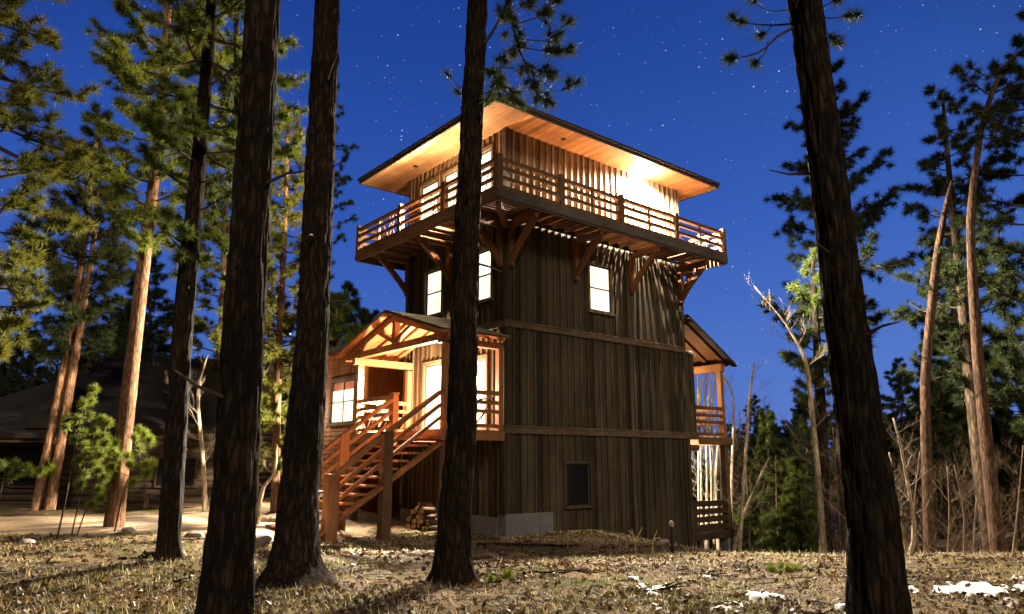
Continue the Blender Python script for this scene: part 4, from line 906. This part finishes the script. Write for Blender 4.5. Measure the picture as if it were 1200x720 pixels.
# saplings at the left
def sapling(name, label, stems, y0, mat, tuft, per, seed, wd=.006, r=.02):
    b0 = at(*stems[0]['p'][0], y0); base = Vector((b0.x, b0.y, gzf(b0.x, b0.y))); t_ = empty(name, base); tag(t_, label, 'young pine')
    C_, A_ = [], []; rg = random.Random(seed)
    for st in stems:
        pts = [at(px, py, y0 + rg.uniform(-.15, .15)) - base for px, py in st['p']]; pts[0].z = min(pts[0].z, -.06) if st.get('root', True) else pts[0].z
        P2, _ = resample(pts, [1] * len(pts), .15); w_ = MB(); n_ = len(P2); w_.tube(P2, [r * st.get('r', 1) * (1 - .6 * i / (n_ - 1)) for i in range(n_)], 7); w_.build('stem', M['twig'], t_, True)
        tw = MB()
        for (px, py) in st['t']:
            e = at(px, py, y0 + rg.uniform(-.35, .35)) - base; q = min(P2, key=lambda p: (p - e).length + .6 * max(p.z - e.z, 0)); d_ = (e - q)
            if d_.length > .02: tw.tube([q, q.lerp(e, .5) - Vector((0, 0, .03)), e], [.008, .006, .004], 5); d_.normalize()
            else: d_ = Vector((0, 0, 1))
            C_.append(e); A_.append((d_ + Vector((0, 0, .6))).normalized())
        if tw.v: tw.build('twigs', M['twig'], t_)
    tr = needles(np.array([tuple(q) for q in C_]), np.array([tuple(q) for q in A_]), per, tuft, wd, .95, seed); link('crown', tri_mesh('crown', tr), M[mat], t_)
sapling('young_pine', 'young pine with pompom needle tufts on thin stems, left of the orange trunk', [
    dict(p=[(68, 624), (78, 580), (92, 500), (102, 462)], t=[(110, 457), (98, 473), (107, 470), (80, 492), (92, 492), (104, 488), (118, 492), (126, 497), (96, 508), (110, 505), (121, 512), (88, 515), (99, 522), (112, 520), (124, 520), (104, 532), (118, 534), (110, 545), (92, 540), (78, 500)]),
    dict(p=[(84, 624), (92, 590), (104, 540), (110, 510)], t=[(94, 568), (100, 556), (116, 552), (122, 530)], r=.8),
    dict(p=[(90, 624), (104, 588), (120, 540), (126, 512)], t=[(116, 574), (122, 560), (118, 585), (108, 592), (132, 530), (134, 520)], r=.8)], 16.6, 'needle_lit', .18, 320, 51, .008)
sapling('young_pine', 'young pine leaning right with round tufts, right of the orange trunk', [
    dict(p=[(134, 622), (144, 580), (152, 558), (172, 545)], t=[(163, 505), (158, 514), (170, 510), (176, 517), (164, 527), (150, 535), (153, 545), (171, 545), (177, 543), (172, 556), (155, 566), (138, 535), (132, 548)])], 16.8, 'needle_lit', .18, 320, 52, .008)
sapling('young_pine', 'low young pine branch with tufts reaching in from the left edge', [
    dict(p=[(-6, 632), (-2, 590), (8, 552), (40, 548)], t=[(3, 545), (18, 545), (22, 553), (14, 558), (36, 552), (48, 552), (56, 546), (60, 552), (30, 548)])], 15.5, 'needle_lit', .17, 260, 53, .007)
sapling('pine_seedling', 'small bright green pine seedling on the crest, left of the leaning trunk', [
    dict(p=[(914, 678), (914, 668), (915, 660)], t=[(906, 668), (915, 664), (922, 668), (930, 668), (936, 671), (912, 672), (900, 673)])], 11.2, 'needle_lit', .14, 190, 54, .0045, .009)
sapling('pine_seedling', 'tiny pine seedling at the foot of the trunk before the tower', [
    dict(p=[(568, 690), (572, 682), (576, 672)], t=[(566, 684), (576, 678), (584, 686), (592, 676), (596, 672), (572, 690)])], 9.6, 'needle_lit', .1, 140, 55, .004, .006)
# dry weed stalks
def weed(label, stems, y0, mat='brush'):
    b0 = at(*stems[0][0], y0); base = Vector((b0.x, b0.y, gzf(b0.x, b0.y))); t_ = empty('dry_weed', base); tag(t_, label, 'weed')
    q = MB()
    for st in stems:
        pts = [at(px, py, y0) - base for px, py in st]; 
        if st is stems[0]: pts[0].z = -.03
        q.tube(pts, [.007 * (1 - .5 * i / len(pts)) for i in range(len(pts))], 5)
    q.build('stem', M[mat], t_)
weed('bare reddish twig in the grass left of the leaning trunk', [[(941, 716), (936, 692), (928, 676), (922, 662)], [(937, 696), (944, 684), (947, 672)], [(930, 680), (922, 676)]], 9.3)
weed('dry seedy weed stalk in front of the tower wall, right of the dark window', [[(746, 640), (743, 628), (740, 620)], [(745, 634), (750, 624), (753, 618)], [(743, 628), (737, 622)]], 13.6, 'straw')
weed('tall thin dry stalk beside the concrete foundation corner', [[(632, 646), (633, 620), (634, 590), (632, 566)], [(634, 600), (640, 585)]], 14.5)
weed('leaning dry stalk by the path lamp under the tower wall', [[(762, 644), (766, 632), (770, 622)], [(766, 632), (774, 630)]], 13.8, 'straw')

# bare aspens
def bare(name, label, y0, path, seed, mat='birchbark', nb=16, L=1.2, zlo=.3, group=None, cat='aspen tree', up=.8):
    pts, rad = trunk_mesh(path, y0); base = Vector((pts[0].x, pts[0].y, gzf(pts[0].x, pts[0].y))); t_ = empty(name, base); tag(t_, label, cat, group)
    _, P_, R_ = trunk_build_at(pts, rad, t_, mat, 8, .4, .2, 0, base, 0); rg = random.Random(seed); w_ = MB()
    def grow(p, d, l, r, dep):
        q = [p]
        for k in range(4):
            d = (d + Vector((rg.uniform(-.25, .25), rg.uniform(-.25, .25), rg.uniform(-.05, .2)))).normalized(); q.append(q[-1] + d * l / 4)
        w_.tube(q, [r * (1 - .17 * k) for k in range(5)], 4 if dep else 5)
        if dep:
            for k in (1, 2, 3, 4):
                for _ in range(1 if k < 4 else 2):
                    e = (d + Vector((rg.uniform(-.9, .9), rg.uniform(-.9, .9), rg.uniform(-.1, .6)))).normalized(); grow(q[k], e, l * rg.uniform(.35, .65), r * .5, dep - 1)
    n_ = len(P_)
    for i in range(nb):
        f = zlo + (1 - zlo) * (i + rg.random()) / nb; k = min(int(f * (n_ - 1)), n_ - 1); a_ = rg.uniform(0, 6.28)
        grow(P_[k] - base, Vector((math.cos(a_), math.sin(a_), rg.uniform(.2, up))).normalized(), L * rg.uniform(.5, 1.1) * (1.15 - .6 * f), min(max(R_[k] * .22, .005), .014), 2)
    w_.build('branches', M[mat] if mat != 'birchbark' else M['aspen_twig'], t_)
M['aspen_twig'] = plain('aspen_twigs', (.2, .155, .105), .8)
AG = 'bare aspens behind the balcony'
bare('aspen_tree', 'tall bare aspen with a pale crooked trunk beside the spruce', 23.5, [(966, 662, 9), (957, 540, 7), (947, 440, 6), (940, 412, 4.5), (921, 380, 3), (898, 352, 1.8), (884, 336, 1)], 61, L=1.35, nb=16, zlo=.35)
bare('aspen_tree', 'bare aspen with a thin pale trunk at the outer side of the balcony post', 26, [(866, 655, 4.5), (872, 560, 3.8), (878, 470, 3.2), (884, 425, 1.8)], 62, L=1.2, nb=12)
for i, px in enumerate((818, 823, 827, 832, 837, 842, 847, 855)):
    bare('aspen_tree', 'bare white aspen stem seen through the open balcony', 28 + .7 * (i % 3), [(px + 1, 660, 2.8 + i % 3), (px + random.uniform(-4, 4), 560, 2.6 + i % 2), (px + random.uniform(-5, 5), 470, 2.4), (px + random.uniform(-8, 8), 415 + random.uniform(-10, 30), 1.2)], 70 + i, L=1.1, nb=9, group=AG)
bare('aspen_tree', 'bent pale aspen with a kinked foot, right of the leaning trunk', 17.5, [(1062, 664, 5), (1072, 628, 5.2), (1067, 585, 4), (1055, 520, 3), (1047, 490, 2)], 63, L=.9, nb=9)
bare('aspen_tree', 'thin pale aspen stem standing left of the bent one', 17.8, [(1068, 664, 4.5), (1054, 610, 4), (1045, 570, 3.4), (1042, 530, 2)], 64, L=.8, nb=8)
bare('aspen_tree', 'thin bare aspen in front of the dark cabin wall', 24, [(241, 606, 6), (238, 540, 5), (232, 475, 4), (236, 440, 2.2), (244, 415, 1.2)], 65, L=1.3, nb=9)
bare('aspen_tree', 'bare crooked sapling between the two stoutest trunks', 19, [(302, 612, 5), (306, 575, 5), (322, 555, 4.2), (324, 520, 3)], 66, L=.9, nb=6)
bare('aspen_tree', 'slanting bare aspen whip right of the lower balcony', 24, [(858, 655, 4), (872, 600, 3.6), (890, 560, 3), (902, 535, 1.5)], 67, L=.9, nb=8)
BG = 'bare brush at the forest edge'
for i, (px, y_) in enumerate(((1048, 20), (1078, 22), (1110, 19), (1140, 23), (1020, 24), (985, 22), (880, 27), (915, 28), (850, 30), (1185, 20), (1000, 18.5), (1130, 18))):
    bare('bare_shrub', 'bare brown twiggy shrub at the dark forest edge', y_, [(px, 664, 2.4), (px + random.uniform(-8, 8), 600, 1.8), (px + random.uniform(-16, 16), 520 + random.uniform(-20, 30), 1)], 80 + i, 'brush', 24, 1.3, .03, BG, 'shrub', .9)

# dark forest behind: copies of four grown pines
protos = []
for k in range(4):
    h = (11, 13, 15, 12)[k]; e = empty('forest_pine', (0, 0, -60)); ln = [Vector((random.uniform(-.1, .1) * i, random.uniform(-.1, .1) * i, h * i / 8)) for i in range(9)]
    mb = MB(); mb.tube(ln, [.2 * (1 - .85 * i / 8) for i in range(9)], 8); mb.build('trunk', M['bark_grey'], e, True)
    w_, tr = crown_pine(ln, h * (.12 + .1 * (k % 2)), h, 2.3, 62, 200 + k, Vector((0, 0, 0)), tuft=.3, per=24, wd=.017, twigs=6); w_.build('branches', M['twig'], e); link('crown', tri_mesh('crown', tr), M['needle_dark'], e); protos.append(e)
spots = []
rg = random.Random(99)
def cand(x0, x1, y0, y1, n, sc):
    for _ in range(n):
        for _t in range(30):
            y_ = rg.uniform(y0, y1); px = rg.uniform(x0, x1); x_ = (px - 600) / 861 * y_
            dx, dy = x_ - K.x, y_ - K.y; a_ = dx * UA.x + dy * UA.y; b_2 = dx * VB.x + dy * VB.y
            if -7 < a_ < 14 and -3 < b_2 < 16: continue
            if -24 < x_ < -5.5 and 24 < y_ < 38: continue
            if all((x_ - s_[0]) ** 2 + (y_ - s_[1]) ** 2 > 2.2 for s_ in spots): spots.append((x_, y_, sc * rg.uniform(.75, 1.15))); break
cand(850, 1290, 34, 46, 20, .55); cand(850, 1330, 46, 78, 40, .72); cand(-120, 440, 41, 70, 34, .9); cand(430, 850, 60, 90, 16, .55)
cand(1100, 1260, 28, 34, 5, .7)
for i, (x_, y_, sc) in enumerate(spots):
    src = protos[i % 4]; o = src if i < 4 else src.copy()
    if i >= 4:
        COL.objects.link(o)
        for ch in list(src.children): c_ = ch.copy(); COL.objects.link(c_); c_.parent = o
    o.location = (x_, y_, gzf(x_, y_) - .1); o.rotation_euler = (0, 0, rg.uniform(0, 6.28)); o.scale = (sc, sc, sc)
    if x_ > 0: tag(o, 'dark pine of the shadowy forest behind the right-hand trees', 'pine tree', 'dark forest on the right')
    else: tag(o, 'dark pine standing behind the cabin roof', 'pine tree', 'dark pines behind the cabin')

# ------------------------------------------------------------------ small things on the ground
FGp = 'split logs in the firewood pile'
k = 0; pile = []
for row, nrow in enumerate((7, 6, 5, 4, 2)):
    for i in range(nrow): pile.append((3.0 + (i - nrow / 2) * .19 + random.uniform(-.05, .05), row * .14 + random.uniform(-.02, .02)))
for (b2, dz) in pile:
    w_ = W(-.75, b2, 0); g0 = gzf(w_.x, w_.y); r_ = random.uniform(.06, .105); q = MB(); l = random.uniform(.17, .26)
    a_ = random.uniform(-.5, .5) if dz > .1 else random.uniform(-.2, .2); q.tube([(-l, 0, 0), (l, 0, 0)], [r_, r_ * .95], 9, .12); o = q.build('firewood_log', M['bark_red']); e2 = MB(); e2.tube([(-l - .006, 0, 0), (-l + .01, 0, 0)], [r_ * .86, r_ * .86], 9); e2.build('cut_end', M['cutwood'], o)
    o.location = (w_.x, w_.y, g0 + r_ * .9 + dz); o.rotation_euler = (random.uniform(-.1, .1), random.uniform(-.06, .06), ANG + a_)
    tag(o, 'short split log in the firewood pile under the porch', 'firewood', FGp)
def fallen(label, p, q_, y0, y1, r, mat='deadwood', name='fallen_branch', forks=2, lift=.5):
    A_ = at(*p, y0); B_ = at(*q_, y1); base = Vector((A_.x, A_.y, gzf(A_.x, A_.y))); mb = MB(); pts = []
    for i in range(7):
        t_ = i / 6; v = A_.lerp(B_, t_) + Vector((random.uniform(-.04, .04), random.uniform(-.04, .04), 0)); v.z = gzf(v.x, v.y) + r * lift; pts.append(v - base)
    mb.tube(pts, [r * (1 - .5 * i / 6) for i in range(7)], 8, .12)
    for f in range(forks):
        i = random.choice((2, 3, 4)); d_ = (pts[6] - pts[0]).normalized(); e = pts[i] + (d_ + Vector((random.uniform(-.8, .8), random.uniform(-.8, .8), .25))).normalized() * r * random.uniform(8, 14); mb.tube([pts[i], (pts[i] + e) / 2 + Vector((0, 0, .01)), e], [r * .5, r * .4, r * .2], 6)
    o = mb.build(name, M[mat], None, True); o.location = base; tag(o, label, 'branch' if r < .07 else 'log'); return o
fallen('long pale pole lying on the dirt before the firewood pile', (448, 618), (560, 606), 17.5, 18.2, .05, forks=0)
fallen('bowed pale pole lying right of the trunk before the tower', (548, 622), (622, 618), 16.8, 17.3, .06, forks=0)
fallen('short pole lying under the stair foot shadow', (400, 624), (500, 620), 16.9, 17.2, .045, forks=0)
fallen('dark pole on the ground along the foundation', (560, 630), (680, 634), 16.2, 16.0, .05, 'bark', forks=0)
fallen('thin stick lying left of the slim dark trunk', (140, 656), (178, 652), 11.8, 11.9, .025, 'bark')
fallen('pale flat stick in the grass at far left', (40, 668), (72, 664), 11.2, 11.3, .03)
fallen('thick short limb behind the slim dark trunk', (168, 652), (192, 656), 12.2, 12.1, .05, 'bark', forks=0)
fallen('forked dead branch lying right of the seedling in front of the tower', (620, 668), (700, 672), 10.8, 10.6, .018, 'bark', forks=3)
fallen('bundle-like dark branch near the thawing snow spot', (738, 700), (800, 688), 9.0, 9.4, .03, 'bark', forks=4)
fallen('thin dead branch crossing the thawing snow spot', (752, 692), (812, 700), 9.2, 8.9, .018, 'deadwood', forks=3)
fallen('dark branch lying left of the dry reddish twig', (808, 668), (868, 676), 11, 10.7, .022, 'bark', forks=3)
fallen('old log lying beside the road behind the stout trunk', (298, 612), (330, 608), 19.5, 19.8, .13, 'deadwood', 'fallen_log', 0, .8)
fallen('small stick in the foreground under the porch trunk', (590, 706), (640, 700), 8.4, 8.6, .014, 'deadwood')
fallen('short dark stick at lower left of the stout trunk', (190, 690), (228, 684), 9.6, 9.8, .018, 'bark')
def rock(label, px, py, y0, s):
    p = at(px, py, y0); b0 = gzf(p.x, p.y); mb = bpy.data.meshes.new('stone'); import bmesh
    bm = bmesh.new(); bmesh.ops.create_icosphere(bm, subdivisions=3, radius=1); sd = random.uniform(0, 90)
    for v in bm.verts:
        n_ = v.co.copy(); v.co = n_ * (1 + .3 * mnoise.noise(n_ * 1.3 + Vector((sd, 0, 0))) + .1 * mnoise.noise(n_ * 4 + Vector((0, sd, 0)))); v.co.x *= s * 1.3; v.co.y *= s; v.co.z *= s * .6
    for f in bm.faces: f.smooth = True
    bm.to_mesh(mb); bm.free(); o = link('stone', mb, M['stone']); o.location = (p.x, p.y, b0 + s * .22); o.rotation_euler = (0, 0, random.uniform(0, 6)); tag(o, label, 'stone')
rock('flat stone behind the stout trunk near the old log', 306, 632, 15.5, .2)
rock('low stone beside the foot of the slim dark trunk', 206, 652, 12.3, .13)
rock('stone at the road edge between the slim and blackest trunks', 228, 628, 15.8, .14)
rock('pale stone at the orange pine foot', 152, 622, 17, .15)
rock('small stone on the road edge left of the young pines', 30, 640, 14.2, .13)
rock('pale stone by the path lamp under the tower wall', 777, 640, 19.4, .14)
rock('small stone near the crest left of the seedling', 866, 664, 11.6, .07)
rock('small stone in the litter in front of the tower', 700, 690, 9.4, .05)
# path lamp against the wall
w_ = at(788, 640, 15.2); base = Vector((w_.x, w_.y, gzf(w_.x, w_.y))); pl = empty('path_lamp', base); tag(pl, 'small pale-capped path lamp on a dark stake before the tower wall', 'garden lamp')
q = MB(); q.tube([(0, 0, -.1), (0, 0, .52)], [.04, .035], 10); q.build('stake', M['black'], pl); q = MB(); q.tube([(0, 0, .5), (0, 0, .56), (0, 0, .62)], [.05, .055, .02], 12); q.build('cap', M['stone'], pl, True)
# rustic bench frame in front of the cabin
w_ = at(157, 600, 25.8); base = Vector((w_.x, w_.y, gzf(w_.x, w_.y))); be = empty('bench', base, R(5)); tag(be, 'small pale wooden bench frame at the foot of the cabin wall', 'bench')
q = MB(); q.box(-.45, .45, -.18, .18, .4, .45); q.build('seat', M['deadwood'], be)
for sx_ in (-.4, .4): q = MB(); q.box(sx_ - .04, sx_ + .04, -.16, .16, -.05, .4); q.build('leg', M['deadwood'], be)

# ------------------------------------------------------------------ night sky, added warm fill
wd = bpy.data.worlds.new('World'); S.world = wd; wd.use_nodes = True; nt = wd.node_tree
bg = nt.nodes['Background']; tc = N(nt, 'ShaderNodeTexCoord'); sp = N(nt, 'ShaderNodeSeparateXYZ'); nt.links.new(tc.outputs['Generated'], sp.inputs[0])
zcol = ramp(nt, sp.outputs[2], [(0.0, (.095, .165, .46)), (.12, (.07, .148, .455)), (.3, (.034, .098, .385)), (.52, (.016, .056, .26)), (.8, (.006, .026, .16))])
yfac = ramp(nt, sp.outputs[1], [(0.0, (.12, .12, .12)), (.35, (.3, .3, .3)), (.75, (1, 1, 1))])
xr = ramp(nt, sp.outputs[0], [(.0, (.72, .8, .92)), (.5, (1, 1, 1)), (.9, (1.1, 1.05, 1.0))])
col = mul(nt, mul(nt, zcol, yfac), xr)
stars = None
for sc, th, st, dens in ((150, .12, .45, .4), (75, .085, .9, .34), (34, .045, 2.4, .3)):
    vo = N(nt, 'ShaderNodeTexVoronoi', feature='F1', Scale=float(sc)); nt.links.new(tc.outputs['Generated'], vo.inputs['Vector'])
    mr = N(nt, 'ShaderNodeMapRange'); mr.inputs[1].default_value = th; mr.inputs[2].default_value = th * .35; mr.inputs[3].default_value = 0; mr.inputs[4].default_value = 1; nt.links.new(vo.outputs['Distance'], mr.inputs[0])
    sc_ = N(nt, 'ShaderNodeSeparateColor'); nt.links.new(vo.outputs['Color'], sc_.inputs[0])
    m2 = N(nt, 'ShaderNodeMapRange'); m2.inputs[1].default_value = 1 - dens; m2.inputs[2].default_value = 1; m2.inputs[3].default_value = 0; m2.inputs[4].default_value = st; nt.links.new(sc_.outputs[0], m2.inputs[0])
    pr_ = N(nt, 'ShaderNodeMath', operation='MULTIPLY'); nt.links.new(mr.outputs[0], pr_.inputs[0]); nt.links.new(m2.outputs[0], pr_.inputs[1])
    if stars is None: stars = pr_.outputs[0]
    else: ad = N(nt, 'ShaderNodeMath', operation='ADD'); nt.links.new(stars, ad.inputs[0]); nt.links.new(pr_.outputs[0], ad.inputs[1]); stars = ad.outputs[0]
mx = N(nt, 'ShaderNodeMix', data_type='RGBA', blend_type='ADD'); mx.inputs[0].default_value = 1; nt.links.new(col, mx.inputs[6])
tn = mul(nt, stars, (.75, .88, 1.0)); nt.links.new(tn, mx.inputs[7])
nt.links.new(mx.outputs[2], bg.inputs['Color']); bg.inputs['Strength'].default_value = 1.3
sun = bpy.data.lights.new('warm_fill', 'SUN'); sun.energy = 1.55; sun.angle = R(12); sun.color = (1, .85, .64)  # warm fill added from behind the viewpoint, no moon known there
so = bpy.data.objects.new('warm_fill', sun); COL.objects.link(so); so.rotation_euler = Vector((-.28, .8, -.48)).to_track_quat('-Z', 'Y').to_euler()

S.view_settings.view_transform = 'Standard'; S.view_settings.look = 'None'; S.view_settings.exposure = 0; S.view_settings.gamma = 1; S.view_settings.use_curve_mapping = False
S.render.engine = 'CYCLES'; S.cycles.use_denoising = True; S.cycles.max_bounces = 6; S.cycles.diffuse_bounces = 3; S.cycles.sample_clamp_indirect = 4
try: S.cycles.denoiser = 'OPENIMAGEDENOISE'
except Exception: pass
